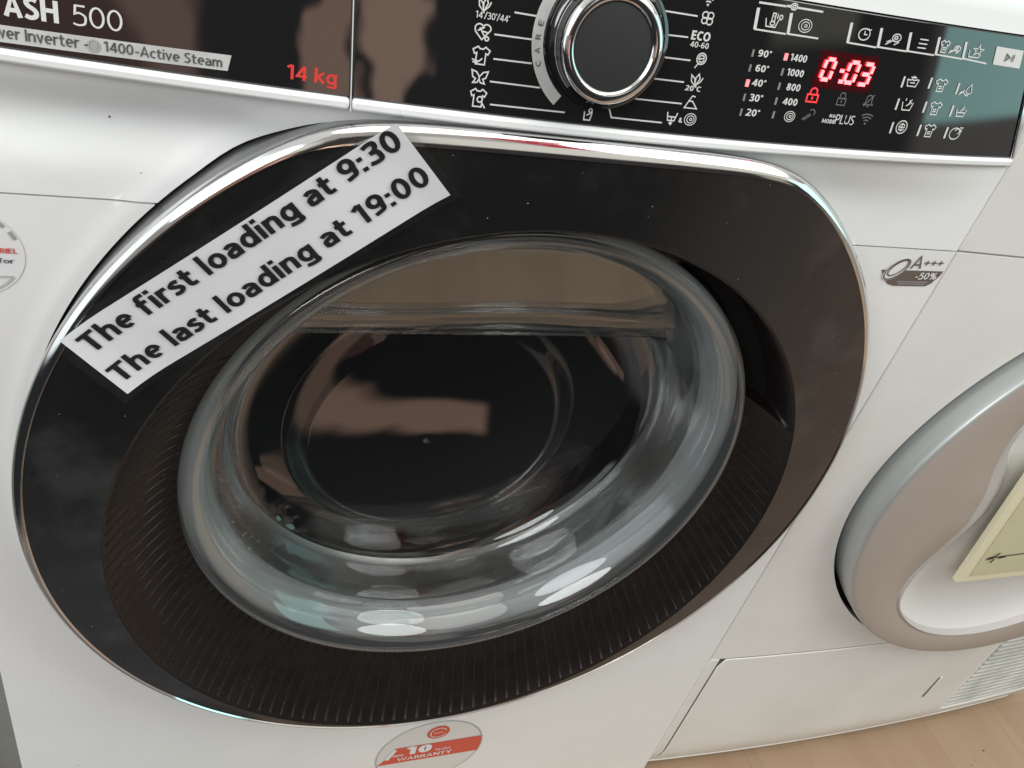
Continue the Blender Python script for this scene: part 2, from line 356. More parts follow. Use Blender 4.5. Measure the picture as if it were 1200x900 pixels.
# ---- stroke lettering (a plain humanist sans drawn with ribbons)
def cr(pts, n=5):
    P = [pts[0]] + list(pts) + [pts[-1]]; o = []
    for i in range(1, len(P)-2):
        p0, p1, p2, p3 = P[i-1], P[i], P[i+1], P[i+2]
        for k in range(n):
            t = k/n
            o.append(tuple(.5*((2*p1[j]) + (-p0[j]+p2[j])*t + (2*p0[j]-5*p1[j]+4*p2[j]-p3[j])*t*t + (-p0[j]+3*p1[j]-3*p2[j]+p3[j])*t**3) for j in (0, 1)))
    return o + [pts[-1]]
def glyphs(w):
    h = w/2; X = .72; G = {}
    el = lambda cx, cy, rx, ry, a0=0, a1=360, n=22: (arcp(cx, cy, rx-h, a0, a1, n, ry-h) if abs(a1-a0) < 360 else (lambda p: p[:-1]+[p[0]])(arcp(cx, cy, rx-h, a0, a1, n, ry-h)))
    G['l'] = (w, [[(h,0),(h,1.04)]])
    G['i'] = (w, [[(h,0),(h,X)], [(h,.86),(h,.86+w*1.02)]])
    G['t'] = (.40, [[(.15,.93),(.15,.30)] + cr([(.15,.30),(.17,.14),(.25,h+.005),(.39,h+.015)])[1:], [(0,X-h),(.38,X-h)]])
    G['f'] = (.40, [[(.14,0),(.14,.74)] + cr([(.14,.74),(.17,.93),(.27,1.05-h),(.42,1.04-h)])[1:], [(0,X-h),(.37,X-h)]])
    G['r'] = (.37, [[(h,0),(h,X)], cr([(h,.40),(h+.05,.56),(.22,X-h-.01),(.37,X-h)])])
    arch = lambda x0, x1: [(x0,.40)] + cr([(x0,.40),(x0+.05,.56),((x0+x1)/2+.01,X+.01-h),(x1-.03,.58),(x1,.42)])[1:] + [(x1,0)]
    G['n'] = (.54, [[(h,0),(h,X)], arch(h, .54-h)])
    G['h'] = (.54, [[(h,0),(h,1.04)], arch(h, .54-h)])
    G['m'] = (.82, [[(h,0),(h,X)], arch(h, .41), arch(.41, .82-h)])
    G['d'] = (.57, [el(.28,X/2,.28,X/2+.01), [(.57-h,0),(.57-h,1.04)]])
    G['g'] = (.57, [el(.28,X/2,.28,X/2+.01), [(.57-h,X),(.57-h,-.02)] + cr([(.57-h,-.02),(.50,-.2+h*.3),(.28,-.28+h),(.07,-.23+h)])[1:]])
    G['p'] = (.57, [el(.29,X/2,.28,X/2+.01), [(h,X),(h,-.28)]])
    G['o'] = (.58, [el(.29,X/2,.29,X/2+.01)])
    G['c'] = (.46, [el(.29,X/2,.29,X/2+.01,55,305)])
    G['e'] = (.55, [[(h,.37),(.55-h*.9,.37)] , el(.28,X/2,.28,X/2+.01,2,305)])
    G['a'] = (.50, [cr([(.06,X-h-.06),(.2,X+.01-h),(.36,X-h-.05),(.50-h,.48)]) + [(.50-h,0)], cr([(.50-h,.43),(.26,.40),(.10,.33),(h,.19),(.10,h+.02),(.22,h-.01),(.36,.12),(.50-h,.22)])])
    G['s'] = (.43, [cr([(.38,X-h-.04),(.24,X+.01-h),(.10,X-h-.07),(.10,.47),(.22,.39),(.34,.31),(.355,.18),(.27,h+.01),(.16,h-.01),(.03,h+.04)])])
    G['v'] = (.52, [[(h*.8,X),(.26,h*.6),(.52-h*.8,X)]]); G['w'] = (.78, [[(h*.8,X),(.22,h*.6),(.39,X-.04),(.56,h*.6),(.78-h*.8,X)]])
    G['k'] = (.54, [[(h,0),(h,1.04)], [(.50,X),(h+.02,.34)], [(.18,.44),(.52,0)]])
    G['T'] = (.58, [[(0,1-h),(.58,1-h)], [(.29,1-h),(.29,0)]])
    G['H'] = (.68, [[(h,0),(h,1)], [(.68-h,0),(.68-h,1)], [(h,.52),(.68-h,.52)]])
    G['A'] = (.70, [[(h*.8,0),(.35,1-h*.4),(.70-h*.8,0)], [(.14,.30),(.56,.30)]])
    G['W'] = (1.0, [[(h*.8,1),(.27,h*.6),(.50,.92),(.73,h*.6),(1.0-h*.8,1)]])
    G['S'] = (.54, [cr([(.48,1-h-.05),(.30,1.01-h),(.13,1-h-.07),(.09,.74),(.17,.60),(.36,.47),(.45,.35),(.44,.19),(.32,h),(.19,h-.01),(.03,h+.06)])])
    G['I'] = (w, [[(h,0),(h,1)]]); G['L'] = (.46, [[(h,1),(h,h),(.46,h)]])
    G['E'] = (.50, [[(.50,1-h),(h,1-h),(h,h),(.50,h)], [(h,.52),(.46,.52)]]); G['F'] = (.48, [[(.48,1-h),(h,1-h),(h,0)], [(h,.50),(.44,.50)]])
    bowl_ = lambda x0, xr, yt, yb: [(x0,yt)] + arcp(xr-(yt-yb)/2, (yt+yb)/2, (yt-yb)/2, 90, -90, 10) + [(x0,yb)]
    G['P'] = (.54, [[(h,0),(h,1)], bowl_(h,.54-h,1-h,.44)]); G['R'] = (.58, [[(h,0),(h,1)], bowl_(h,.54-h,1-h,.48), [(.28,.48),(.56,0)]])
    G['N'] = (.66, [[(h,0),(h,1)], [(h,1-h*.3),(.66-h,h*.3)], [(.66-h,0),(.66-h,1)]]); G['Y'] = (.60, [[(h*.6,1),(.30,.46),(.60-h*.6,1)], [(.30,.50),(.30,0)]])
    G['O'] = (.76, [el(.38,.5,.38,.51)]); G['D'] = (.66, [[(h,h),(h,1-h)] + arcp(.24,.5,.42-h,90,-90,14,.5-h) + [(h,h)]])
    G['U'] = (.64, [[(h,1),(h,.34)] + arcp(.32,.34,.32-h,180,360,12) + [(.64-h,1)]]); G['K'] = (.58, [[(h,0),(h,1)], [(.54,1),(h+.02,.46)], [(.2,.58),(.56,0)]])
    G['M'] = (.86, [[(h,0),(h,1),(.43,.25),(.86-h,1),(.86-h,0)]]); G['C'] = (.60, [el(.38,.5,.38,.51,50,310)]); G['G'] = (.68, [el(.38,.5,.38,.51,50,345) , [(.40,.45),(.68-h,.45),(.68-h,.14)]])
    G['0'] = (.57, [el(.285,.5,.285,.51)]); G['1'] = (.40, [[(.02,.80),(.26,.97)], [(.27,.99),(.27,0)]])
    G['3'] = (.53, [cr([(.05,1-h-.04),(.22,1.01-h),(.40,.90),(.44,.74),(.36,.58),(.17,.53)]), cr([(.17,.53),(.38,.49),(.53-h,.30),(.42,.10),(.22,h-.01),(.03,h+.05)])])
    G['4'] = (.58, [[(.42,0),(.42,.98)], [(.40,.96),(.05,.28),(.58,.28)]]); G['5'] = (.53, [[(.48,1-h),(.13,1-h),(.10,.56)] + cr([(.10,.56),(.26,.62),(.45,.50),(.53-h,.32),(.43,.11),(.22,h-.01),(.03,h+.05)])[1:]])
    G['9'] = (.57, [el(.28,.68,.28,.33), cr([(.57-h,.68),(.54-h,.42),(.42,.17),(.26,h+.03),(.08,h)])]); G['6'] = (.57, [el(.29,.32,.28,.33), cr([(h,.32),(h+.03,.58),(.15,.83),(.31,.97-h),(.49,1-h)])])
    G['8'] = (.56, [el(.28,.27,.28,.28), el(.28,.75,.24,.26)]); G['2'] = (.54, [cr([(.05,1-h-.09),(.18,1-h),(.34,1-h),(.47-h*.5,.80),(.42,.58),(.22,.32),(.05,h)]) + [(.54,h)]])
    G[':'] = (w*1.1, [[(h,.0),(h,w*1.02)], [(h,.50),(h,.50+w*1.02)]]); G['-'] = (.32, [[(.02,.36),(.30,.36)]]); G['+'] = (.52, [[(0,.42),(.52,.42)], [(.26,.16),(.26,.68)]])
    G["'"] = (w, [[(h,.72),(h,1)]]); G['/'] = (.36, [[(.02,-.05),(.34,1.05)]]); G['°'] = (.26, [el(.13,.85,.14,.15)]); G['&'] = (.66, [el(.27,.26,.27,.27), el(.27,.76,.2,.25), [(.4,.3),(.64,0)]])
    G['%'] = (.84, [el(.2,.74,.2,.27), el(.64,.26,.2,.27), [(.62,1),(.22,0)]]); G[' '] = (.20, [])
    return G
def put_text(s, P, a0, b0, length, cap, ang, m, parent, weight=0.0, name='lettering', sp=None):
    """baseline starts at (a0,b0); fitted to length and cap height"""
    w = .13 + weight*2.2; G = glyphs(w); sp = (.085 if sp is None else sp); x = 0; L = []
    for ch in s:
        adv, ls = G[ch]
        L += [[(x+a, b) for a, b in l] for l in ls]; x += adv + sp
    tot = x - sp; V, Fs = [], []
    ca, sa = math.cos(ang), math.sin(ang); sx = length/tot
    for k, l in enumerate(L):
        v, f = stroke_geo([l], w); q = len(V)
        for a, b in v:
            u, t = a*sx, b*cap; p = P(a0 + u*ca - t*sa, b0 + u*sa + t*ca); V.append((p[0], p[1] - .000012*(k % 5), p[2]))
        Fs += [tuple(q+i for i in ff) for ff in f]
    return obj(name, V, Fs, m, parent)
def put_lines(lines, wd, P, m, parent, name='print_line'):
    V, Fs = [], []
    for k, l in enumerate(lines):
        l2 = []                                   # keep long runs on the curved surface
        for (a, b), (c, d) in zip(l, l[1:]):
            n = max(1, int(math.hypot(c-a, d-b)/.012)); l2 += [(a+(c-a)*i/n, b+(d-b)*i/n) for i in range(n)]
        l2.append(l[-1]); v, f = stroke_geo([l2], wd); q = len(V)
        V += [(p[0], p[1]-.000012*(k % 5), p[2]) for p in (P(*t) for t in v)]; Fs += [tuple(q+i for i in ff) for ff in f]
    return obj(name, V, Fs, m, parent)
def put_band(q, P, m, parent, name, n=16):
    """quad q (bl, br, tr, tl) laid on a curved surface"""
    V = []
    for i in range(n+1):
        k = i/n
        V.append(P(q[0][0]+(q[1][0]-q[0][0])*k, q[0][1]+(q[1][1]-q[0][1])*k)); V.append(P(q[3][0]+(q[2][0]-q[3][0])*k, q[3][1]+(q[2][1]-q[3][1])*k))
    return obj(name, V, [(2*i, 2*i+2, 2*i+3, 2*i+1) for i in range(n)], m, parent)
TEXTS = [('90°', 0.0861, 0.794, 0.0078, 0.0032, 'w', 0.02),('60°', 0.0869, 0.7872, 0.0079, 0.0032, 'w', 0.02),('40°', 0.0875, 0.7805, 0.008, 0.0033, 'w', 0.02),('30°', 0.0881, 0.7734, 0.008, 0.0034, 'w', 0.02),('20°', 0.0887, 0.7663, 0.0081, 0.0034, 'w', 0.02),('1400', 0.1072, 0.7941, 0.0104, 0.0033, 'w', 0.02),('1000', 0.1078, 0.7872, 0.0105, 0.0033, 'w', 0.02),('800', 0.1092, 0.7804, 0.0087, 0.0034, 'w', 0.02),('400', 0.1098, 0.7734, 0.0091, 0.0034, 'w', 0.02),('#0', 0.1274, 0.7908, 0.0083, 0.0113, 'r', 0),('#0', 0.1435, 0.7907, 0.0086, 0.0115, 'r', 0),('#3', 0.1532, 0.7906, 0.0088, 0.0116, 'r', 0),('PLUS', 0.1494, 0.7673, 0.0132, 0.0047, 'w', -0.01),('MODE', 0.1384, 0.7658, 0.0087, 0.002, 'w', 0.03),('KG', 0.1401, 0.7686, 0.0042, 0.0015, 'w', 0.03),("14'/30'/44'", -0.0561, 0.7926, 0.0155, 0.0027, 'w', 0),('ECO', 0.0477, 0.7977, 0.0104, 0.004, 'w', 0.03),('40-60', 0.0481, 0.7938, 0.0102, 0.0025, 'w', 0.01),('20°C', 0.0503, 0.7744, 0.0086, 0.0024, 'w', 0.02),('&', 0.0475, 0.7593, 0.0021, 0.0023, 'w', 0.02), ]
ICONS = [('hank', 0.1121, 0.7663, 0.0069, 0.0053, 'w'),('lock', 0.123, 0.7779, 0.0083, 0.0069, 'r'),('lock', 0.1428, 0.7775, 0.0066, 0.0063, 'g'),('bell', 0.1617, 0.778, 0.0072, 0.0061, 'g'),('wrench', 0.1239, 0.7681, 0.0081, 0.0058, 'g'),('wifi', 0.164, 0.7686, 0.0084, 0.0055, 'g'),('basin_p', 0.1883, 0.7896, 0.0086, 0.0056, 'w'),('shirt', 0.2103, 0.7894, 0.0088, 0.0065, 'w'),('drop', 0.2319, 0.7884, 0.0105, 0.0062, 'w'),('basin_i', 0.1902, 0.7778, 0.0081, 0.0066, 'w'),('shirt', 0.2124, 0.7773, 0.0089, 0.0067, 'w'),('basin_f', 0.2341, 0.7768, 0.0081, 0.0063, 'w'),('wheel', 0.1918, 0.766, 0.0086, 0.0068, 'w'),('shirt', 0.2142, 0.7653, 0.0087, 0.0067, 'w'),('moon', 0.236, 0.7648, 0.01, 0.0071, 'w'),('blob', 0.0945, 0.8163, 0.0066, 0.0032, 'w'),('basin_t', 0.0859, 0.809, 0.0092, 0.0064, 'w'),('hank', 0.1054, 0.8088, 0.0084, 0.0061, 'w'),('clock', 0.1439, 0.809, 0.0081, 0.0058, 'w'),('tree', 0.1648, 0.8088, 0.0099, 0.006, 'w'),('menu', 0.1859, 0.8085, 0.0074, 0.0051, 'w'),('shirt', 0.2025, 0.8087, 0.0066, 0.0059, 'w'),('tree', 0.2112, 0.8079, 0.0087, 0.0043, 'w'),('star', 0.2283, 0.8083, 0.0115, 0.0068, 'w'),('play', 0.2569, 0.8073, 0.011, 0.0045, 'k'),('leaf', -0.0606, 0.7968, 0.0061, 0.0054, 'w'),('heart', -0.0597, 0.7859, 0.0075, 0.0068, 'w'),('shirts', -0.059, 0.7764, 0.0078, 0.0072, 'w'),('butterfly', -0.0584, 0.7674, 0.0076, 0.0062, 'w'),('shirt_m', -0.0577, 0.7588, 0.0075, 0.0075, 'w'),('wifi', 0.0473, 0.8131, 0.0062, 0.0046, 'w'),('cotton', 0.0488, 0.8055, 0.0068, 0.0059, 'w'),('racket', 0.0504, 0.787, 0.0072, 0.0069, 'w'),('leaf', 0.0508, 0.7784, 0.0073, 0.0055, 'w'),('triangle', 0.0514, 0.7679, 0.0071, 0.0062, 'w'),('drain', 0.0422, 0.7598, 0.0057, 0.0059, 'w'),('hank', 0.0529, 0.7601, 0.0069, 0.0057, 'w'),('glass', -0.0029, 0.7574, 0.0053, 0.0053, 'w')]
BARS = [(0.0791, 0.7936, 0.0012, 0.0033, 'd'),(0.0797, 0.7868, 0.0012, 0.0033, 'd'),(0.0806, 0.7798, 0.0021, 0.0034, 'r'),(0.081, 0.7731, 0.0012, 0.0035, 'd'),(0.0814, 0.766, 0.0012, 0.0035, 'd'),(0.0992, 0.7939, 0.0022, 0.0033, 'r'),(0.0996, 0.7869, 0.0013, 0.0034, 'd'),(0.1001, 0.7801, 0.0013, 0.0035, 'd'),(0.1008, 0.773, 0.0013, 0.0035, 'd'),(0.1016, 0.7663, 0.0013, 0.0036, 'd'),(0.1371, 0.7908, 0.0029, 0.0017, 'R'),(0.1382, 0.7857, 0.0029, 0.0018, 'R'),(0.1813, 0.789, 0.0013, 0.0056, 'w'),(0.2016, 0.7899, 0.0014, 0.0057, 'w'),(0.2243, 0.7886, 0.0014, 0.0059, 'w'),(0.1827, 0.7776, 0.0013, 0.0058, 'w'),(0.204, 0.7774, 0.0014, 0.0059, 'w'),(0.2262, 0.7767, 0.0015, 0.006, 'w'),(0.1845, 0.7653, 0.0013, 0.006, 'w'),(0.2061, 0.765, 0.0014, 0.0061, 'w'),(0.2283, 0.7647, 0.0015, 0.0062, 'w')]
LINES = [([(0.0749, 0.8157),(0.0911, 0.8159)], 0.0009, 'w'),([(0.0979, 0.8161),(0.1137, 0.8161)], 0.0009, 'w'),([(0.0754, 0.8134),(0.0764, 0.8041),(0.0952, 0.804)], 0.0008, 'w'),([(0.0754, 0.8134),(0.0764, 0.8041)], 0.0018, 'w'),([(0.0951, 0.8134),(0.0964, 0.8042),(0.1155, 0.8041)], 0.0008, 'w'),([(0.0951, 0.8134),(0.0964, 0.8042)], 0.0018, 'w'),([(0.1336, 0.8134),(0.1347, 0.8042),(0.1547, 0.8038)], 0.0008, 'w'),([(0.1336, 0.8134),(0.1347, 0.8042)], 0.0018, 'w'),([(0.1541, 0.813),(0.1556, 0.8041),(0.1763, 0.8039)], 0.0008, 'w'),([(0.1541, 0.813),(0.1556, 0.8041)], 0.0018, 'w'),([(0.1749, 0.813),(0.1767, 0.8041),(0.1971, 0.8038)], 0.0008, 'w'),([(0.1749, 0.813),(0.1767, 0.8041)], 0.0018, 'w'),([(0.1964, 0.8128),(0.198, 0.8043),(0.2192, 0.8037)], 0.0008, 'w'),([(0.1964, 0.8128),(0.198, 0.8043)], 0.0018, 'w'),([(0.2178, 0.8123),(0.2196, 0.804),(0.2399, 0.8029)], 0.0008, 'w'),([(0.2178, 0.8123),(0.2196, 0.804)], 0.0018, 'w'),([(-0.0466, 0.7956),(-0.0358, 0.7955)], 0.0007, 'w'),([(-0.0543, 0.7857),(-0.0366, 0.7859)], 0.0007, 'w'),([(-0.0531, 0.7758),(-0.035, 0.7761)], 0.0007, 'w'),([(-0.0533, 0.7663),(-0.029, 0.7664)], 0.0007, 'w'),([(-0.0517, 0.7566),(-0.0148, 0.757)], 0.0007, 'w'),([(0.0201, 0.8058),(0.0433, 0.8058)], 0.0007, 'w'),([(0.0254, 0.796),(0.0409, 0.7964)], 0.0007, 'w'),([(0.0281, 0.7864),(0.0451, 0.7866)], 0.0007, 'w'),([(0.0265, 0.7766),(0.0444, 0.7767)], 0.0007, 'w'),([(0.0201, 0.7667),(0.046, 0.7669)], 0.0007, 'w'),([(0.0072, 0.7618),(0.0096, 0.7571),(0.0374, 0.7572)], 0.0007, 'w')]
PLAY = [(0.2452, 0.8029),(0.2692, 0.8023),(0.2669, 0.8117),(0.243, 0.8122)]
# ================================================================== floor
fl = obj('floor', [(-.65,-.22,-.0013),(1.4,-.22,-.0013),(1.4,.7,-.0013),(-.65,.7,-.0013)], [(0,1,2,3)], 'subfloor'); fl['kind'] = 'structure'
PW = .195; BL = .92
board = bpy.data.meshes.new('plank'); g = .0001
board.from_pydata([(g,g,-.0012),(PW-g,g,-.0012),(PW-g,BL-g,-.0012),(g,BL-g,-.0012),(g,g,0),(PW-g,g,0),(PW-g,BL-g,0),(g,BL-g,0)], [], [(4,5,6,7),(0,1,5,4),(1,2,6,5),(2,3,7,6),(3,0,4,7)]); board.materials.append(MT['wood'])
for i in range(-3, 7):
    o = bpy.data.objects.new('plank', board); C.objects.link(o); o.parent = fl; o.location = (.05 + i*PW, -.22, -.0001*(i % 2))
fm = box('added_mat', (-.64, -.215, .0), (-.12, -.03, .003), 'mat', None, .001); fm['kind'] = 'structure'  # unseen mat, added so the door reflects dark grey at lower left

# ================================================================== washing machine
washer = empty('washing_machine', (0, .3, 0), 'white front loading washing machine with big black round door and black control panel', 'washing machine')
washer.location = (0, 0, 0)
def bow(x): return -.022*(1-(x/.298)**2)
def fy(x, z): return bow(x) + .2*(z-.752)
ZL, ZF, ZT = .7465, .752, .8190        # ledge bottom, fascia bottom, fascia top
CZ = .5055
def outline(R, ztop, y, th=TH, pw=40):
    P = []
    for t in th:
        s = math.sin(t); r = R
        if s > .05:
            h = (ztop-CZ)/s
            r = (R**-pw + h**-pw)**(-1/pw)
        P.append((r*math.cos(t), y, CZ + r*math.sin(t)))
    return P
# ---- front sheet with a round hole, cut into the lower and the upper panel
X0, Z0 = .2975, .012
def front_y(x, z):
    r = math.hypot(x, z-CZ); s = max(0, min(1, (.282-r)/.0115)); sw = -.0012*s*s
    if z <= .70: return sw
    k = min(1, (z-.70)/(.7465-.70)); k = k*k*(3-2*k); g = max(0, min(1, (-.135-x)/.06)); g = g*g*(3-2*g)
    sw *= 1-k; sw += .009*math.sin(PI*k)*g*max(0, min(1, (x+.292)/.02))
    return sw + bow(x)*.72*k + .0035*math.sin(PI*k)*(1-(x/.298)**2)
corner = [math.atan2(zz-CZ, xx) % (2*PI) for xx in (-X0, X0) for zz in (Z0, ZL-.0004)]
thp = sorted(set(TH) | set(corner) | {a+d for a in corner for d in (-.01, .01)})
def front_panel(name, za, zb, m):
    bm = bmesh.new(); rows = []
    holes = outline(.2645, .7420, 0, thp)
    NR = 18
    for q in range(NR+1):
        row = []
        for t, h in zip(thp, holes):
            c, s = math.cos(t), math.sin(t)
            rmax = min(X0/abs(c) if abs(c) > 1e-6 else 9, ((ZL-.0004-CZ) if s > 0 else (CZ-Z0))/abs(s) if abs(s) > 1e-6 else 9)
            rh = math.hypot(h[0], h[2]-CZ); rmax = max(rmax, rh + .0004)
            r = rh + min(rmax-rh, .015)*min(q, 8)/8 + max(0, rmax-rh-.015)*max(0, q-8)/(NR-8)
            x, z = r*c, CZ+r*s
            row.append(bm.verts.new((x, front_y(x, z), z)))
        rows.append(row)
    n = len(thp)
    for q in range(NR):
        for i in range(n):
            j = (i+1) % n; bm.faces.new((rows[q][i], rows[q+1][i], rows[q+1][j], rows[q][j]))
    for z, nrm in ((za, -1), (zb, 1)):
        if z is None: continue
        g = bm.verts[:] + bm.edges[:] + bm.faces[:]
        bmesh.ops.bisect_plane(bm, geom=g, plane_co=(0, 0, z), plane_no=(0, 0, nrm), clear_outer=True)
    bmesh.ops.recalc_face_normals(bm, faces=bm.faces[:])
    if sum(f.normal.y*f.calc_area() for f in bm.faces) > 0:
        for f in bm.faces: f.normal_flip()
    be = [e for e in bm.edges if e.is_boundary]
    r = bmesh.ops.extrude_edge_only(bm, edges=be)
    for v in r['geom']:
        if isinstance(v, bmesh.types.BMVert): v.co.y += .012
    me = bpy.data.meshes.new(name); bm.to_mesh(me); bm.free()
    o = link(name, me, m, washer); autosmooth(o, 40)
    bevel(o, .0022 if zb is not None else .0016, 3, 55)
    return o
SEAM = .6852
lower = front_panel('front_panel', None, SEAM-.0006, 'white')
upper = front_panel('upper_panel', SEAM+.0006, None, 'white_plastic')
# ---- cabinet (open towards the front, five sheets)
W2 = .2965
cb = []; cf = []
def addbox(a, b):
    k = len(cb); (x0,y0,z0),(x1,y1,z1) = a, b
    cb.extend([(x0,y0,z0),(x1,y0,z0),(x1,y1,z0),(x0,y1,z0),(x0,y0,z1),(x1,y0,z1),(x1,y1,z1),(x0,y1,z1)])
    cf.extend([tuple(k+i for i in f) for f in [(0,3,2,1),(4,5,6,7),(0,1,5,4),(1,2,6,5),(2,3,7,6),(3,0,4,7)]])
addbox((-W2,.0125,.012),(-W2+.01,.58,.828)); addbox((W2-.01,.0125,.012),(W2,.58,.828)); addbox((-W2+.01,.57,.012),(W2-.01,.58,.828)); addbox((-W2+.01,.0125,.012),(W2-.01,.57,.022))
obj('cabinet', cb, cf, 'white', washer)
# worktop lid
slab('worktop', -.2965, .2965, .829, .8500, lambda x, z: .052, .53, 'white', washer, 12, 1, .003)
# top frame above the control panel, rounded back to the lid
prof = [(0,ZT+.0006),(0,.828),(.0008,.834),(.004,.8395),(.010,.8445),(.020,.8482),(.034,.8502),(.050,.8506)]
rings = []
for x in [ -.2975 + .595*i/36 for i in range(37)]:
    bt = bow(x)
    rings.append([(x, bt + .2*(min(z,.828)-.752) + d - (bt+.01)*min(1, d/.05), z) for d, z in prof] + [(x, .050, .838), (x, .02, ZT+.0006)])
loft('top_frame', rings, 'white_plastic', washer, True, True, True, 30)
# right end of the control panel leans in a little
XR = lambda z: .2972 - .30*(z-ZF)
DS = -.1139
dl = lambda z: DS - .05*(z-ZF)
# detergent drawer front (left) and the control panel (right), the joint between them is open
drawer = slab('drawer_front', lambda z: -.2972, lambda z: dl(z)-.0004, ZF, ZT, fy, .02, 'gloss_black', washer, 26, 4, .0007)
panel = slab('control_panel', lambda z: dl(z)+.0004, lambda z: XR(z)-.0030, ZF, ZT, fy, .02, 'gloss_black', washer, 50, 4, .0007)
slab('chrome_end', lambda z: XR(z)-.0029, lambda z: XR(z), ZF, ZT, lambda x, z: fy(x, z)-.0012, .02, 'chrome', washer, 2, 4, .0007)
slab('drawer_edge', lambda z: dl(z)-.00038, lambda z: dl(z)+.00005, ZL, ZT, lambda x, z: fy(x, z)-.0005, .01, 'print', washer, 1, 4, 0)
slab('drawer_lip', -.2975, DS-.0005, ZL, ZF-.0002, lambda x, z: bow(x)-.0018, .02, 'white_plastic', washer, 26, 2, .0016)
slab('panel_lip', DS+.0005, .2975, ZL, ZF-.0002, lambda x, z: bow(x)-.0018, .02, 'white_plastic', washer, 50, 2, .0016)
slab('end_cheek', lambda z: XR(z)+.0003, lambda z: .2977, ZF+.0004, ZT, lambda x, z: fy(x, z)+.0035, .02, 'white_plastic', washer, 4, 4, .0008)

# ---- printing on the control panel
FP = lambda e: (lambda x, z: (x, fy(x, z)-e, z))
P1 = FP(.0003); P2 = FP(.0006); P3 = FP(.0008)
COL = {'w': 'print', 'd': 'bar', 'r': 'led_bar', 'R': 'led', 'g': 'dim_print', 'k': 'dark_print'}
cur_par = panel
SEG = {'0': 'abcdef', '3': 'abgcd'}
def digit(ch, x, z, w_, h_):
    sh = .12*h_; t = .0019; W_, H_ = w_/2-.0012, h_/2-.0008
    pt = lambda a, b: (x + a*W_ + b*sh*.5, z + b*H_)
    S = {'a': ((-1,1),(1,1)), 'g': ((-1,0),(1,0)), 'd': ((-1,-1),(1,-1)), 'f': ((-1,1),(-1,0)), 'b': ((1,1),(1,0)), 'e': ((-1,0),(-1,-1)), 'c': ((1,0),(1,-1))}
    for c in SEG[ch]:
        (a0,b0),(a1,b1) = S[c]; u, v = pt(a0,b0), pt(a1,b1); k = .12
        u2 = (u[0]+(v[0]-u[0])*k, u[1]+(v[1]-u[1])*k); v2 = (v[0]-(v[0]-u[0])*k, v[1]-(v[1]-u[1])*k)
        put_lines([[u2, v2]], t, P3, 'led', panel, 'digit_segment')
put_band([(.1200,.7815),(.1600,.7815),(.1600,.7995),(.1200,.7995)], FP(.00015), 'display', panel, 'display_window')  # red-tinted patch, painted halo close round the digits
for s, x, z, w_, h_, c, wt in TEXTS:
    if s[0] == '#': digit(s[1], x, z, w_, h_); continue
    put_text(s, P1, x-w_/2, z-h_/2, w_, h_, 0, COL[c], panel, wt)
for n_, x, z, w_, h_, c in ICONS:
    put_icon(n_, x, z, w_, h_, P2 if c == 'k' else P1, 'led_dim' if c == 'r' else COL[c], panel, .0007 if c == 'r' else .0006)
for x, z, w_, h_, c in BARS:
    put_poly([(x-w_/2,z-h_/2),(x+w_/2,z-h_/2),(x+w_/2,z+h_/2),(x-w_/2,z+h_/2)], P1, COL[c], panel, 'indicator')
for pts, wd, c in LINES:
    put_lines([pts], wd, P1, COL[c], panel, 'print_line')
put_poly([PLAY[0], PLAY[1], PLAY[2], PLAY[3]], P1, 'print', panel, 'play_button')
# ring sector with the letters CARE round the knob
KX, KZ = .0003, .7895
def sector(r0, r1, a0, a1, n=30):
    V = []; Fs = []
    for i in range(n+1):
        a = math.radians(a0+(a1-a0)*i/n)
        for r in (r0, r1): V.append(P1(KX + r*math.cos(a), KZ + r*math.sin(a)*.98))
    for i in range(n): Fs.append((2*i, 2*i+2, 2*i+3, 2*i+1))
    return V, Fs
V, Fs = sector(.0318, .0372, 105, 235); obj('knob_scale', V, Fs, 'strip', panel)
for i, ch in enumerate('CARE'):
    a = math.radians(200 - i*9.5); r = .0330
    put_text(ch, P2, KX + r*math.cos(a+.04)-.0002, KZ + r*math.sin(a+.04)-.0012, .0022, .0024, a-PI/2-PI*0, 'dark_print', panel)
# left: model lettering, grey strip, capacity
put_text('H-WASH', P1, -.2665, .7637, .0395, .0079, .012, 'print', drawer, .03)
put_text('500', P1, -.2222, .7645, .0180, .0075, .015, 'print', drawer, -.018)
put_band([(-.2960,.7532),(-.1648,.7560),(-.1634,.7622),(-.2960,.7594)], P1, 'strip', drawer, 'label_strip')
put_text('Power Inverter -', P2, -.2560, .7557, .0390, .0043, .02, 'dark_print', drawer)
put_lines([[(-.2150+a*.0021, .7581+b*.0021) for a, b in ln] for ln in (cir(0,0,1,20), cir(0,0,.55,14), cir(0,0,.2,8))], .0007, P2, 'outline', drawer, 'symbol')
put_text('1400', P2, -.2114, .7567, .0108, .0038, .02, 'dark_print', drawer)
put_text('-Active Steam', P2, -.2000, .7568, .0330, .0038, .012, 'dark_print', drawer)
put_text('14 kg', P1, -.1412, .7563, .0206, .0058, 0.0, 'red_print', drawer, .015)

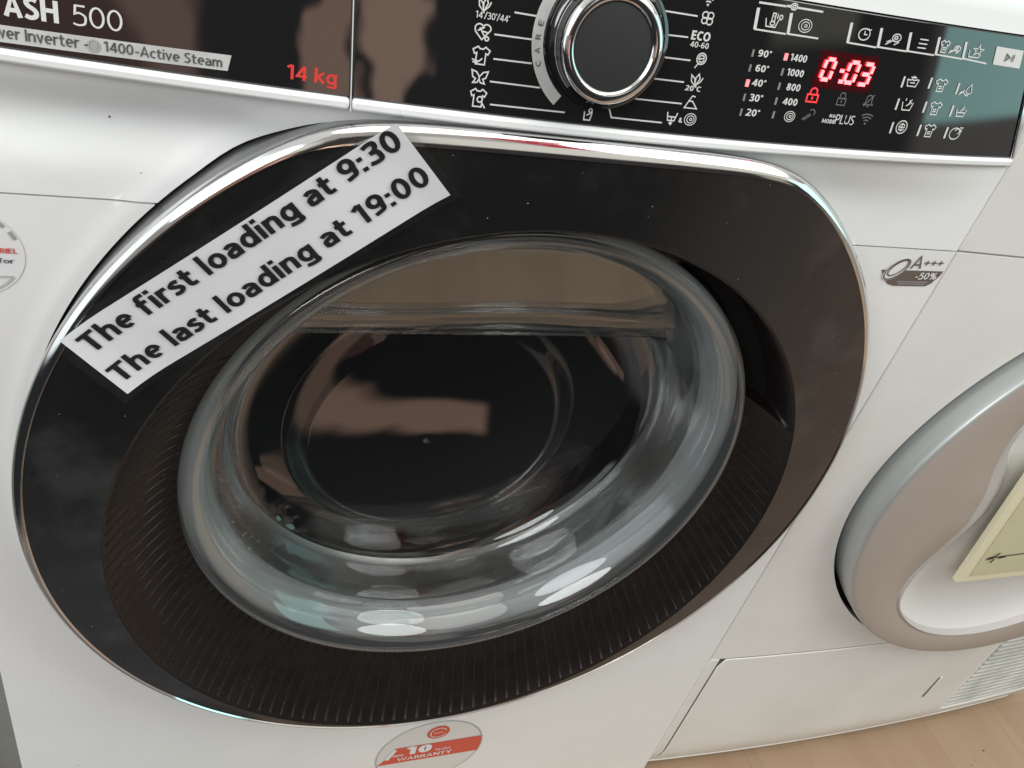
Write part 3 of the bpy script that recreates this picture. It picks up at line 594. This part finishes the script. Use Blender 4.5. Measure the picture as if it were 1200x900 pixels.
# ---- programme knob
kn = Vector((0, -1, .2)).normalized(); ku = Vector((0, .2, 1)).normalized(); kx = Vector((1, 0, 0))
KO = Vector((KX, fy(0, KZ), KZ))
def kring(r, h, dx=0, dz=0, n=72): return [tuple(KO + kn*h + kx*(dx + r*math.cos(2*PI*i/n)) + ku*(dz + r*math.sin(2*PI*i/n))) for i in range(n)]
sk = lambda h: (-.0052*h/.018, -.0006*h/.018)
knob = loft('knob', [kring(.0300,.0004), kring(.0296,.0022), kring(.0285,.0026), kring(.0272,.0030,*sk(.003)), kring(.0262,.0090,*sk(.009)), kring(.0254,.0100,*sk(.010)), kring(.0250,.0155,*sk(.0155))], 'gloss_black', washer)
loft('knob_band', [kring(.0266,.0068,*sk(.0068)), kring(.0269,.0074,*sk(.0074)), kring(.0266,.0080,*sk(.008))], 'chrome', knob)
loft('chrome_ring', [kring(.0247,.0120,*sk(.012)), kring(.0249,.0150,*sk(.015)), kring(.0243,.0176,*sk(.018)), kring(.0230,.0190,*sk(.018)), kring(.0205,.0194,*sk(.018)), kring(.0190,.0186,*sk(.018)), kring(.0186,.0172,*sk(.018))], 'chrome', knob, sharp=60)
loft('knob_cap', [kring(.0187,.0172,*sk(.018)), kring(.0184,.0178,*sk(.018)), kring(.0120,.0182,*sk(.018)), kring(.0030,.0183,*sk(.018))], 'dark', knob, cap_end=True)
q = KO + kn*.0196 + kx*-.0052
obj('knob_mark', [tuple(q + kx*a + ku*b) for a, b in ((-.0108,.0185),(-.0085,.0205),(-.0118,.0245),(-.0146,.0222))], [(0,1,2,3)], 'black', knob)

# ---- door
HOLE = [(.0005+.2275*math.cos(t), 0, .4724+.2275*math.sin(t)) for t in TH]
door = loft('door', [outline(.2623,.7379,-.0300), [(a[0]*.5+b[0]*.5, -.0304, a[2]*.5+b[2]*.5) for a, b in zip(outline(.2623,.7379,0), HOLE)],
                     [(a[0], -.0303, a[2]) for a in HOLE]], 'face', washer, sharp=60)
# guard against the thin bottom: ring order stays outside > inside
loft('trim_side', [outline(.2625,.7400,.008), outline(.2633,.7412,-.006), outline(.2655,.7438,-.0170), outline(.2674,.7460,-.0225), outline(.2676,.7462,-.0240)], 'trim_side', door, sharp=60, flip=True)
loft('chrome_trim', [outline(.2676,.7462,-.0240), outline(.2677,.7464,-.0262), outline(.2670,.7456,-.0280), outline(.2644,.7396,-.0306), outline(.2629,.7382,-.0309), outline(.2622,.7378,-.0300)], 'chrome', door, sharp=60, flip=True)
# black backing ring, the shade of the open groove behind the trim put into its colour
loft('groove_backing', [outline(.2690,.7420,.0070), outline(.2600,.7380,.0075)], 'black', washer)
# sloping dish with finger recess on the right
GC, GR = .5050, .1868
def pocket(t):
    d = math.degrees(t); d = d-360 if d > 180 else d
    a = max(0, min(1, (d-21)/2.0))*max(0, min(1, (66-d)/18.0))
    return a*a*(3-2*a)
def dish_pt(t, s, lift=0):
    a = (.0005+.2258*math.cos(t), -.0292, .4724+.2258*math.sin(t)); b = (GR*math.cos(t), -.0095, GC+GR*math.sin(t))
    y = a[1]+(b[1]-a[1])*s + .004*math.sin(PI*s)
    pk = pocket(t)*min(1, s/.12)*min(1, (1-s)/.12)
    return (a[0]+(b[0]-a[0])*s, y + .035*pk - lift, a[2]+(b[2]-a[2])*s)
thd = [2*PI*i/480 for i in range(480)]
NS = 14
rings = [[(.0005+.2275*math.cos(t), -.0303, .4724+.2275*math.sin(t)) for t in thd], [(.0005+.2266*math.cos(t), -.0300, .4724+.2266*math.sin(t)) for t in thd]]
for i in range(NS+1): rings.append([dish_pt(t, i/NS) for t in thd])
dish = loft('dish', rings, 'rib', door, sharp=70)
# moulded ribs, one by one
a = -212.0
while a < 20.5:
    t = math.radians(a); dt = .0011/.21; V = []; Fs = []; nseg = 4
    for i in range(nseg+1):
        s = .012 + (.97-.012)*i/nseg
        for da, lf in ((-dt, -.0003), (-dt*.45, .0004), (dt*.45, .0004), (dt, -.0003)): V.append(dish_pt(t+da, s, lf))
    for i in range(nseg):
        for c in range(3): q = i*4+c; Fs.append((q, q+1, q+5, q+4))
    Fs.append((0,1,2,3)); Fs.append((nseg*4+3, nseg*4+2, nseg*4+1, nseg*4))
    obj('rib', V, Fs, 'rib', dish, True)
    a += 2.45
# ---- glass bowl: two skins, the front face and the back face of thick glass
PROF = [(.1868,.5050,-.0092), (.1862,.5050,-.0135), (.1835,.5050,-.0160), (.1785,.5055,-.0160), (.1735,.5060,-.0125), (.1690,.5065,-.0050),
        (.1650,.5070,.0080), (.1615,.503,.0240), (.1580,.497,.0370), (.1530,.492,.0470), (.1460,.488,.0535), (.134,.485,.0575), (.110,.480,.0600), (.075,.475,.0614), (.035,.472,.0620), (.004,.471,.0621)]
from mathutils import noise as NZ
def prof_at(k):
    a = min(int(k), len(PROF)-2); f = k-a; q = [PROF[max(0, a-1)], PROF[a], PROF[a+1], PROF[min(len(PROF)-1, a+2)]]
    return [.5*((2*q[1][i]) + (-q[0][i]+q[2][i])*f + (2*q[0][i]-5*q[1][i]+4*q[2][i]-q[3][i])*f*f + (-q[0][i]+3*q[1][i]-3*q[2][i]+q[3][i])*f**3) for i in range(3)]
TG = [2*PI*i/360 for i in range(360)]
def bowl_ring(k, off, inner=0):
    """k runs along the profile, fractions in between"""
    r, cz, y = prof_at(k)
    if k > 4: r -= off*min(1, (k-4)/3)*.6
    r = max(r, .002); cx = -.0018*max(0, k-6); y += off; ring = []
    if inner: s = max(0, min(1, (.108-r)/.016)); y -= .0065*s*s*(3-2*s)
    for t in TG:
        x, z, yy = cx + r*math.cos(t), cz + r*math.sin(t), y
        if inner and k > 6:            # pressed glass is never quite even on its inner side
            yy += .00008*NZ.noise(Vector((x*7, z*9, 1.3)))
            m = math.exp(-((math.degrees(t)-222)/16)**2)*max(0, min(1, (r-.125)/.02)); yy += m*.0022*NZ.noise(Vector((x*110, z*110, 2)))
        if z > .56 and k > 5:          # slanting flat along the top, ends in a step
            pl = -.0065 + off + (.676-z)/2.45 + .0010*math.exp(-((z-.612-.003*math.sin(x*31+1))/.004)**2) + .0005*NZ.noise(Vector((x*14, z*30, 7)))
            s = max(0, min(1, (.592-z)/.012)); s = s*s*(3-2*s)
            h = .003; lo = min(yy, pl) if abs(yy-pl) > h else min(yy, pl) - (h-abs(yy-pl))**2/(4*h)
            yy = lo*(1-s) + yy*s
        ring.append((x, yy, z))
    return ring
def krange(a):
    k = a; o = []
    while k < len(PROF)-1.001: o.append(k); k += .2 if k < 10 else (.07 if k < 14 else .1)
    return o + [len(PROF)-1]
glass = loft('door_glass', [bowl_ring(k, 0) for k in krange(6)], 'glass', door, cap_end=True, sharp=180)
loft('glass_rim', [bowl_ring(k*.25, 0) for k in range(25)], 'glass_rim', glass, sharp=180)
loft('inner_glass_face', [bowl_ring(k, .006, 1) for k in krange(3)], 'glass', glass, cap_end=True, sharp=180)
rim = [None]*6 + [[bowl_ring(k, 0)[int(i*1.5)] for i in range(240)] for k in (6, 7, 8, 9, 10)]
# grey rubber bellows behind the glass, then the dark tub and the steel drum
loft('rubber_bellows', [circ(0,.505,.1872,.0000), circ(0,.505,.181,-.002), circ(0,.506,.1745,.003), circ(0,.506,.1700,.0120), circ(0,.506,.1685,.020)], 'rubber', washer, sharp=60)
tub = loft('drum', [circ(0,.506,.1685,.020), circ(0,.505,.1660,.024), circ(0,.505,.1640,.050), circ(0,.505,.1600,.056), circ(0,.505,.1600,.085)], 'steel', washer, sharp=30)
loft('drum_back', [circ(0,.505,.1600,.085), circ(0,.505,.157,.084), circ(0,.505,.12,.13), circ(0,.505,.08,.14)], 'black', washer, cap_end=True)  # black colour stands in for the unlit depth of the drum
# tub closing sheet between dish and bellows so that nothing shines through
loft('door_backing', [circ(0,.505,.262,-.002), circ(0,.505,.190,.004), circ(0,.505,.1868,.001)], 'black', door)

# ================================================================== stickers on the washer
PY = lambda y: (lambda x, z: (x, y, z))
# efficiency sticker printed at the upper right corner
es = put_poly([(.2437,.6690),(.2962,.6700),(.2955,.6665),(.2915,.6600),(.2880,.6578),(.2600,.6572),(.2550,.6585),(.2490,.6625)], PY(-.0004), 'brown_print', None, 'energy_sticker')
top(es, 'small brown energy print with a coin and A+++ -50% right of the black door', 'sticker')
ea = math.radians(2)
put_text('A', PY(-.0006), .2660, .6710, .0090, .0095, ea, 'brown_print', es, .0)
put_text('+++', PY(-.0006), .2757, .6728, .0165, .0068, ea, 'brown_print', es, .0)
put_text('-50%', PY(-.0008), .2745, .6630, .0180, .0052, ea, 'sticker_white', es, .01)
coin = []
def ell(cx, cz, a, b, rot, n=26):
    c, s = math.cos(rot), math.sin(rot)
    return [(cx + a*math.cos(2*PI*i/n)*c - b*math.sin(2*PI*i/n)*s, cz + a*math.cos(2*PI*i/n)*s + b*math.sin(2*PI*i/n)*c) for i in range(n)]
put_poly(ell(.2555,.6702,.0108,.0066,.75), PY(-.0007), 'sticker_white', es, 'coin')
put_lines([(lambda e: e+[e[0]])(ell(.2555,.6702,.0098,.0056,.75)), (lambda e: e+[e[0]])(ell(.2558,.6712,.0078,.0040,.75))], .0010, PY(-.0010), 'brown_print', es, 'coin_line')
put_lines([[(.2610,.6608),(.2870,.6612)], [(.2625,.6592),(.2860,.6596)]], .0007, PY(-.0008), 'outline', es, 'print_line')
# warranty sticker under the door
WX, WZ, WR = .0290, .1335, .0502
def disc(name, cx, cz, r, y, m, parent, n=64): return obj(name, [(cx+r*math.cos(2*PI*i/n), y, cz+r*math.sin(2*PI*i/n)) for i in range(n)] + [(cx, y, cz)], [(i, (i+1) % n, n) for i in range(n)], m, parent)
ws = disc('warranty_sticker', WX, WZ, WR, -.0004, 'sticker_clear', None); top(ws, 'round pale sticker with red 10 year warranty band under the black door', 'sticker')
put_lines([[(WX+WR*math.cos(2*PI*i/64), WZ+WR*math.sin(2*PI*i/64)) for i in range(64)] + [(WX+WR, WZ)]], .0008, PY(-.0006), 'outline', ws, 'sticker_edge')
def chord(zc):
    return math.sqrt(max(0, WR*WR - (zc-WZ)**2))
z1, z2 = .1215, .1480
bnd = [(WX-chord(z1)+.0006, z1)] + [(WX+chord(z1+(z2-z1)*i/6)-.0004, z1+(z2-z1)*i/6) for i in range(7)] + [(WX-chord(z2)+.014, z2), (WX-.0395, z1+.012)]
put_poly(bnd, PY(-.0007), 'sticker_red', ws, 'red_band')
put_text('10', PY(-.0010), .0060, .1345, .0240, .0130, 0, 'sticker_white', ws, .05)
put_lines([[(-.0115,.1300),(-.0050,.1460)]], .0036, PY(-.0009), 'sticker_white', ws, 'slash')
put_text('WARRANTY', PY(-.0010), -.0010, .1252, .0520, .0055, 0, 'sticker_white', ws, .01)
put_text('FREE', PY(-.0010), -.0085, .1335, .0125, .0038, 0, 'sticker_white', ws)
put_text('YEARS', PY(-.0010), .0335, .1335, .0155, .0038, 0, 'sticker_white', ws)
put_poly(ell(.0320,.1660,.0105,.0105,0), PY(-.0009), 'sticker_red', ws, 'emblem')
put_lines([arcp(.0320,.1660,.0075,20,340,14), [(.0280,.1660),(.0360,.1660)]], .0010, PY(-.0012), 'sticker_clear', ws, 'emblem_line')
# round sticker at the left edge
AX, AZ, AR = -.2735, .6545, .0230
asx = disc('round_sticker', AX, AZ, AR, -.0004, 'sticker_white', None); top(asx, 'round white sticker with red lettering at the left edge of the washer', 'sticker')
put_lines([arcp(AX, AZ, .0215, 22, 34, 4), arcp(AX, AZ, .0215, 42, 54, 4), arcp(AX, AZ, .0215, 62, 76, 4), arcp(AX, AZ, .0215, 84, 100, 4), arcp(AX, AZ, .0215, 108, 130, 5)], .0018, PY(-.0007), 'outline', asx, 'dash')
put_lines([arcp(AX, AZ, .0210, 325, 215, 16), [(AX+.0172,AZ-.0120),(AX-.0172,AZ-.0120)]], .0012, PY(-.0007), 'strip', asx, 'sticker_edge')
put_text('ARIEL', PY(-.0008), -.2632, .6553, .0098, .0027, 0, 'sticker_red', asx, .01)
put_text('for', PY(-.0008), -.2615, .6500, .0062, .0026, 0, 'dark_print', asx, 0)

# ================================================================== laminated notice
import math as _m
SY = -.0345
A_, B_, C_, D_ = (-.2348,.6335), (-.2081,.6020), (-.0669,.7179), (-.0968,.7496)
def bil(u, v):   # u along the text, v upwards; the sheet bows out a hair in the middle
    x = (B_[0]*(1-u)+C_[0]*u)*(1-v) + (A_[0]*(1-u)+D_[0]*u)*v; z = (B_[1]*(1-u)+C_[1]*u)*(1-v) + (A_[1]*(1-u)+D_[1]*u)*v
    return x, z
def lift(u): return .0035*max(0, (.14-u)/.14)**2 + .0015*max(0, (u-.9)/.1)**2
def sheet(name, m, ext, dy, parent, nx=24, ny=6):
    V = []; Fs = []
    for j in range(ny+1):
        for i in range(nx+1):
            u = -ext*.30 + (1+ext*.60)*i/nx; v = -ext + (1+2*ext)*j/ny; x, z = bil(u, v)
            y = SY + dy - .0012*math.sin(PI*max(0,min(1,u))) - lift(u)
            V.append((x, y, z))
    W_ = nx+1
    for j in range(ny):
        for i in range(nx): q = j*W_+i; Fs.append((q, q+1, q+W_+1, q+W_))
    return obj(name, V, Fs, m, parent, True)
notice = sheet('paper_notice', 'paper', 0, 0, None); top(notice, 'white laminated paper strip with loading times taped slantwise over the black door', 'notice')
sheet('laminate_film', 'film', .075, -.0005, notice)
sheet('laminate_back', 'film', .075, .0006, notice)
du = Vector((C_[0]-B_[0], C_[1]-B_[1])).normalized()
def NP(x, z):
    u = ((x-B_[0])*du.x + (z-B_[1])*du.y)/.1827
    return (x, SY - .0006 - .0012*math.sin(PI*max(0, min(1, u))) - lift(max(0, u)), z)
ln1 = math.hypot(.0134+.1210, .1058); 
put_text('The first loading at 9:30', NP, -.2217, .6258, .1725, .0108, math.radians(41.15), 'ink', notice, .022)
put_text('The last loading at 19:00', NP, -.2103, .6085, .1765, .0108, math.radians(40.75), 'ink', notice, .022)

# ================================================================== tumble dryer
dryer = empty('tumble_dryer', (0, 0, 0), 'white tumble dryer with silver round door standing right of the washer', 'tumble dryer')
DX = .598
def dbow(x): return -.010*(1-((x-DX)/.2965)**2)
dc = (.600, .445)
TAB = [(0,.250),(40,.250),(80,.249),(110,.246),(138,.2450),(155,.2505),(176,.2530),(197,.2462),(212,.2375),(226,.2315),(251,.2290),(270,.2345),(285,.2425),(300,.249),(330,.25),(360,.250)]
WTAB = [(0,.198),(60,.198),(110,.197),(136,.196),(145.1,.1923),(148.6,.1900),(156.3,.171),(170.4,.1407),(186.9,.1334),(198.8,.1524),(205,.170),(211,.182),(218.8,.1918),(227.6,.1949),(239,.1964),(252,.198),(272,.1995),(292,.201),(330,.200),(360,.198)]
def interp(tab, t):
    d = math.degrees(t) % 360
    for (a0, r0), (a1, r1) in zip(tab, tab[1:]):
        if a0 <= d <= a1: k = (d-a0)/(a1-a0); return r0 + (r1-r0)*k
def smooth_r(tab, hw):
    n = len(TH); raw = [interp(tab, t) for t in TH]; return [sum(raw[(i+j) % n] for j in range(-hw, hw+1))/(2*hw+1) for i in range(n)]
RD = smooth_r(TAB, 8); RW = smooth_r(WTAB, 3)
def dring(k, y, tabr=None): 
    tr = tabr or RD
    return [(dc[0]+r*k*math.cos(t), y, dc[1]+r*k*math.sin(t)) for r, t in zip(tr, TH)]
DXA, DXB, DZA, DZB = .2995, .8945, .012, .842
def dryer_panel(name, za, zb, rects=None):
    bm = bmesh.new(); rows = []
    cs = [math.atan2(zz-dc[1], xx-dc[0]) % (2*PI) for xx in (DXA, DXB) for zz in (DZA, DZB)]
    tt = sorted(set(TH) | set(cs)); n = len(tt)
    NR = 12
    for q in range(NR+1):
        row = []
        for t in tt:
            c, s = math.cos(t), math.sin(t)
            f = (t/(2*PI)*240) % 240; i0 = int(f); rh = RD[i0 % 240]*(1-(f-i0)) + RD[(i0+1) % 240]*(f-i0)
            rx = (DXB-dc[0] if c > 0 else dc[0]-DXA)/abs(c) if abs(c) > 1e-6 else 9
            rz = (DZB-dc[1] if s > 0 else dc[1]-DZA)/abs(s) if abs(s) > 1e-6 else 9
            r = rh + (min(rx, rz)-rh)*q/NR; x, z = dc[0]+r*c, dc[1]+r*s
            row.append(bm.verts.new((x, dbow(x), z)))
        rows.append(row)
    for q in range(NR):
        for i in range(n): bm.faces.new((rows[q][i], rows[q+1][i], rows[q+1][(i+1) % n], rows[q][(i+1) % n]))
    for z, nrm in ((za, -1), (zb, 1)):
        if z is None: continue
        bmesh.ops.bisect_plane(bm, geom=bm.verts[:]+bm.edges[:]+bm.faces[:], plane_co=(0,0,z), plane_no=(0,0,nrm), clear_outer=True)
    if sum(f.normal.y*f.calc_area() for f in bm.faces) > 0:
        for f in bm.faces: f.normal_flip()
    be = [e for e in bm.edges if e.is_boundary]
    r = bmesh.ops.extrude_edge_only(bm, edges=be)
    for v in r['geom']:
        if isinstance(v, bmesh.types.BMVert): v.co.y += .016
    me = bpy.data.meshes.new(name); bm.to_mesh(me); bm.free()
    o = link(name, me, 'dryer_white', dryer); autosmooth(o, 40); bevel(o, .004, 3, 55); return o
KS = .2215
dryer_panel('front_panel', KS+.0008, .6845)
dryer_panel('upper_panel', .6857, None)
# cabinet box behind
cb = []; cf = []
addbox((DXA+.001,.017,.012),(DXA+.01,.58,.842)); addbox((DXB-.01,.017,.012),(DXB-.001,.58,.842)); addbox((DXA+.01,.57,.012),(DXB-.01,.58,.842)); addbox((DXA+.01,.060,.2),(DXB-.01,.065,.84)); addbox((DXA+.01,.05,.012),(DXB-.01,.06,.2)); addbox((DXA+.001,.017,.8425),(DXB-.001,.58,.85))
obj('cabinet', cb, cf, 'dryer_white', dryer)
# kick part: frame at the left, service flap with rounded corner, grille at the right
XV = .708
def kick_y(x, z): return dbow(x) + (0.0 if z > .05 else .010*((.05-z)/.04)**1.5)
slab('kick_frame', DXA, .3104, DZA, KS-.0002, kick_y, .02, 'dryer_white', dryer, 4, 12, .0012)
def flap(name, x0, x1, z0, z1, rad, m, parent, off=-.0002):
    pts = []
    nx, nz = 30, 16; V = []; Fs = []
    for k in range(nz+1):
        z = z0+(z1-z0)*k/nz
        xl = x0
        dz = z-(z1-rad)
        if dz > 0: xl = x0 + rad - math.sqrt(max(0, rad*rad-dz*dz))
        for i in range(nx+1): x = xl+(x1-xl)*i/nx; V.append((x, kick_y(x, z)+off, z))
    W_ = nx+1
    for k in range(nz):
        for i in range(nx): q = k*W_+i; Fs.append((q, q+1, q+W_+1, q+W_))
    bm = bmesh.new(); me = bpy.data.meshes.new(name); me.from_pydata(V, [], Fs); bm.from_mesh(me)
    r = bmesh.ops.extrude_edge_only(bm, edges=[e for e in bm.edges if e.is_boundary])
    for v in r['geom']:
        if isinstance(v, bmesh.types.BMVert): v.co.y += .014
    bm.to_mesh(me); bm.free()
    o = link(name, me, m, parent); autosmooth(o, 40); bevel(o, .0008, 2, 50); return o
# dark sheet behind the joints, the shade of the gaps put into its colour
flap('joint_back', .3080, XV-.0040, .0200, KS+.0030, .004, 'joint', dryer, .0010)
fp = flap('service_flap', .3126, XV-.0035, .0155, KS-.0016, .005, 'dryer_white', dryer)
put_lines([[(.6490,.0885),(.6500,.1290)]], .0032, lambda x, z: (x, kick_y(x, z)-.0006, z), 'brown_print', fp, 'finger_slot')
loftp = slab('slot_lip', .6512, .6545, .0885, .1290, lambda x, z: kick_y(x, z)-.0016, .004, 'dryer_white', fp, 1, 2, .001)
# bottom strip that runs round the flap and carries the corner
slab('plinth_strip', DXA+.006, DXB-.03, .0105, .0150, lambda x, z: dbow(x)+.0080, .02, 'dryer_white', dryer, 30, 1, .002)
gr = slab('grille', XV-.003, .8925, .0155, .0420, kick_y, .016, 'dryer_white', dryer, 16, 6, .002)
slab('grille_back', XV-.002, .8925, .0425, KS-.002, lambda x, z: dbow(x)+.004, .006, 'dirt', gr, 16, 4, .0)
slab('grille_post', XV-.0032, XV+.0012, .0425, KS-.0012, lambda x, z: dbow(x)-.0004, .008, 'dryer_white', gr, 1, 4, .0008)
z = .0475
while z < .199:
    slab('slat', XV+.002 + .012*(z-.05)/.15, .8900, z, z+.0048, lambda x, zz: dbow(x)+.0003, .006, 'dirt', gr, 8, 1, .0008); z += .0088
slab('grille_head', XV-.003, .8925, .2005, KS-.0012, lambda x, zz: dbow(x)-.0004, .010, 'dryer_white', gr, 16, 2, .001)
# door of the dryer
dd = loft('door', [dring(.972,-.0262), dring(.962,-.0270), [(a[0]*.5+b[0]*.5, -.0268, a[2]*.5+b[2]*.5) for a, b in zip(dring(.96, 0), dring(1.0, 0, RW))], dring(1.012,-.0262,RW), dring(1.0,-.0252,RW)], 'champagne', dryer, sharp=50)
loft('door_rim', [dring(.962,.012), dring(.978,-.004), dring(.984,-.0180), dring(.982,-.0235), dring(.976,-.0260), dring(.970,-.0262)], 'silver', dd, sharp=60, flip=True)
loft('door_joint', [dring(1.02,.0155), dring(.94,.016)], 'black', dryer)
BITE = [max(0, min(1, (.1915-r)/.03)) for r in RW]
def dmix(k0, k1, y): return [(dc[0]+r*(k0+(k1-k0)*b)*math.cos(t), y if k0 == 1.0 or k1 == .3 else y - .0035*(1-b)*(1 if k0 > .9 else 0), dc[1]+r*(k0+(k1-k0)*b)*math.sin(t)) for r, t, b in zip(RW, TH, BITE)]
loft('dish_slope', [dmix(1.0,1.0,-.0252), dmix(.992,.93,-.0238), dmix(.988,.86,-.0205), dmix(.984,.79,-.0165)], 'slope_shade', dd, sharp=70)  # slope toned between plate and dish to paint in the shading
loft('door_dish', [dmix(.984,.79,-.0165), dmix(.95,.72,-.0120), dmix(.86,.62,-.0090), dmix(.7,.5,-.0080), dmix(.3,.3,-.0078)], 'dish', dd, cap_end=True, sharp=70)

# note taped on the dryer door
NY = -.0300
def npl(x, z): return (x, NY, z)
n0, n1 = (.5043,.3492), (.4885,.4809)
nv = Vector((n1[0]-n0[0], n1[1]-n0[1])); nl = nv.length; nv.normalize(); nw = Vector((.9995, -.012)).normalized()
def npt(u, v, e=0): return (n0[0]+nw.x*u+nv.x*v, NY-e, n0[1]+nw.y*u+nv.y*v)
def nbox(name, u0, u1, v0, v1, e, th, m, parent):
    V = [npt(u0,v0,e-th),npt(u1,v0,e-th),npt(u1,v1,e-th),npt(u0,v1,e-th),npt(u0,v0,e),npt(u1,v0,e),npt(u1,v1,e),npt(u0,v1,e)]
    return bevel(obj(name, V, [(0,3,2,1),(4,5,6,7),(0,1,5,4),(1,2,6,5),(2,3,7,6),(3,0,4,7)], m, parent), .0006)
note = nbox('yellow_note', 0, .20, 0, .17, 0, .006, 'cream', None); top(note, 'yellow note with cream border and black arrow stuck on the dryer door', 'note')
nbox('note_sheet', .012, .188, .010, .16, .0012, .001, 'note', note)
NQ = lambda u, v: npt(u, v, .0018)
put_lines([[(.018,.036),(.030,.0372),(.060,.0385),(.11,.0390)]], .0014, NQ, 'ink', note, 'arrow_line')
put_poly([(.016,.0345),(.024,.0350),(.0285,.0380),(.024,.0392),(.018,.0378)], lambda u, v: npt(u, v, .0021), 'ink', note, 'arrow_head')
put_lines([[(.0240,.0300),(.0262,.0350)],[(.0255,.0395),(.0285,.0440)],[(.0310,.0360),(.0400,.0378)]], .0022, lambda u, v: npt(u, v, .0024), 'ink', note, 'ink_mark')

# grey green side of whatever stands left of the washer
sp = box('side_panel', (-.62, .045, .0), (-.3035, .6, .86), 'panelgreen', None, .003); top(sp, 'grey green panel edge in the gap left of the washer', 'panel')

# specks of dust and dried drops on the door, far too many and too small to pick apart
rnd = random.Random(3); V = []; Fs = []
def speck(P0, ex, ez, r):
    q = len(V); n = 5
    for i in range(n):
        a = 2*PI*i/n; rr = r*rnd.uniform(.6, 1.2); V.append((P0[0]+ex[0]*rr*math.cos(a)+ez[0]*rr*math.sin(a), P0[1]+ex[1]*rr*math.cos(a)+ez[1]*rr*math.sin(a), P0[2]+ex[2]*rr*math.cos(a)+ez[2]*rr*math.sin(a)))
    Fs.append(tuple(q+i for i in range(n)))
for i in range(150):
    t = rnd.uniform(0, 2*PI); r = rnd.uniform(.2, .258); x, z = r*math.cos(t), CZ+r*math.sin(t)
    if math.hypot(x, z-.4724) < .229 or z > .735: continue
    speck((x, -.0306, z), (1,0,0), (0,0,rnd.uniform(.5,1)), rnd.choice((.0002,.0002,.0003,.0005)))
for i in range(260):
    t = rnd.uniform(2.7, 6.9) if i % 3 else rnd.uniform(3, 5.2)
    P0 = dish_pt(t, rnd.uniform(.05, .95), .0009); speck(P0, (1,0,0), (0,0,1), rnd.choice((.0002,.0002,.0003)))
o = obj('dust_specks', V, Fs, 'dust', door); o['kind'] = 'stuff'
V = []; Fs = []
for i in range(70):
    t = rnd.gauss(3.5, .35); k = rnd.uniform(0, 3); a, b = rim[6+int(k)], rim[7+int(k)]; f = k-int(k); i0 = int(t/(2*PI)*240) % 240
    P0 = tuple(a[i0][j]*(1-f)+b[i0][j]*f for j in (0,1,2)); P0 = (P0[0]+.0006, P0[1]-.0012, P0[2])
    speck(P0, (.6,-.5,0), (0,0,1), rnd.choice((.0004,.0005,.0008)))
o = obj('water_drops', V, Fs, 'drop', glass); o['kind'] = 'stuff'

V = []; Fs = []
for x, y, r in ((.775,-.052,.0016),(.752,-.061,.0008),(.742,-.066,.0011),(.80,-.03,.0007),(.70,-.035,.0006),(.60,-.05,.0006),(.83,-.075,.0008),(.56,-.038,.0005),(.50,-.03,.0005)):
    q = len(V); n = 6
    for i in range(n): a = 2*PI*i/n; V.append((x+r*math.cos(a)*rnd.uniform(.6,1.3), y+r*math.sin(a)*rnd.uniform(.6,1.3), .0002))
    V.append((x, y, .0002+r*.8))
    for i in range(n): Fs.append((q+i, q+(i+1) % n, q+n))
o = obj('crumbs', V, Fs, 'brown_print', fl); o['kind'] = 'stuff'
V = []; Fs = []
for x, z, r in ((-.212,.722,.0007),(-.20,.700,.0004),(.21,.30,.0005),(.26,.52,.0004),(-.27,.30,.0005),(-.26,.20,.0006),(.10,.10,.0005),(.24,.62,.0004),(.17,.20,.0004),(-.18,.16,.0004)):
    speck((x, front_y(x, z)-.0003, z), (1,0,0), (0,0,1), r)
o = obj('dirt_specks', V, Fs, 'brown_print', washer); o['kind'] = 'stuff'
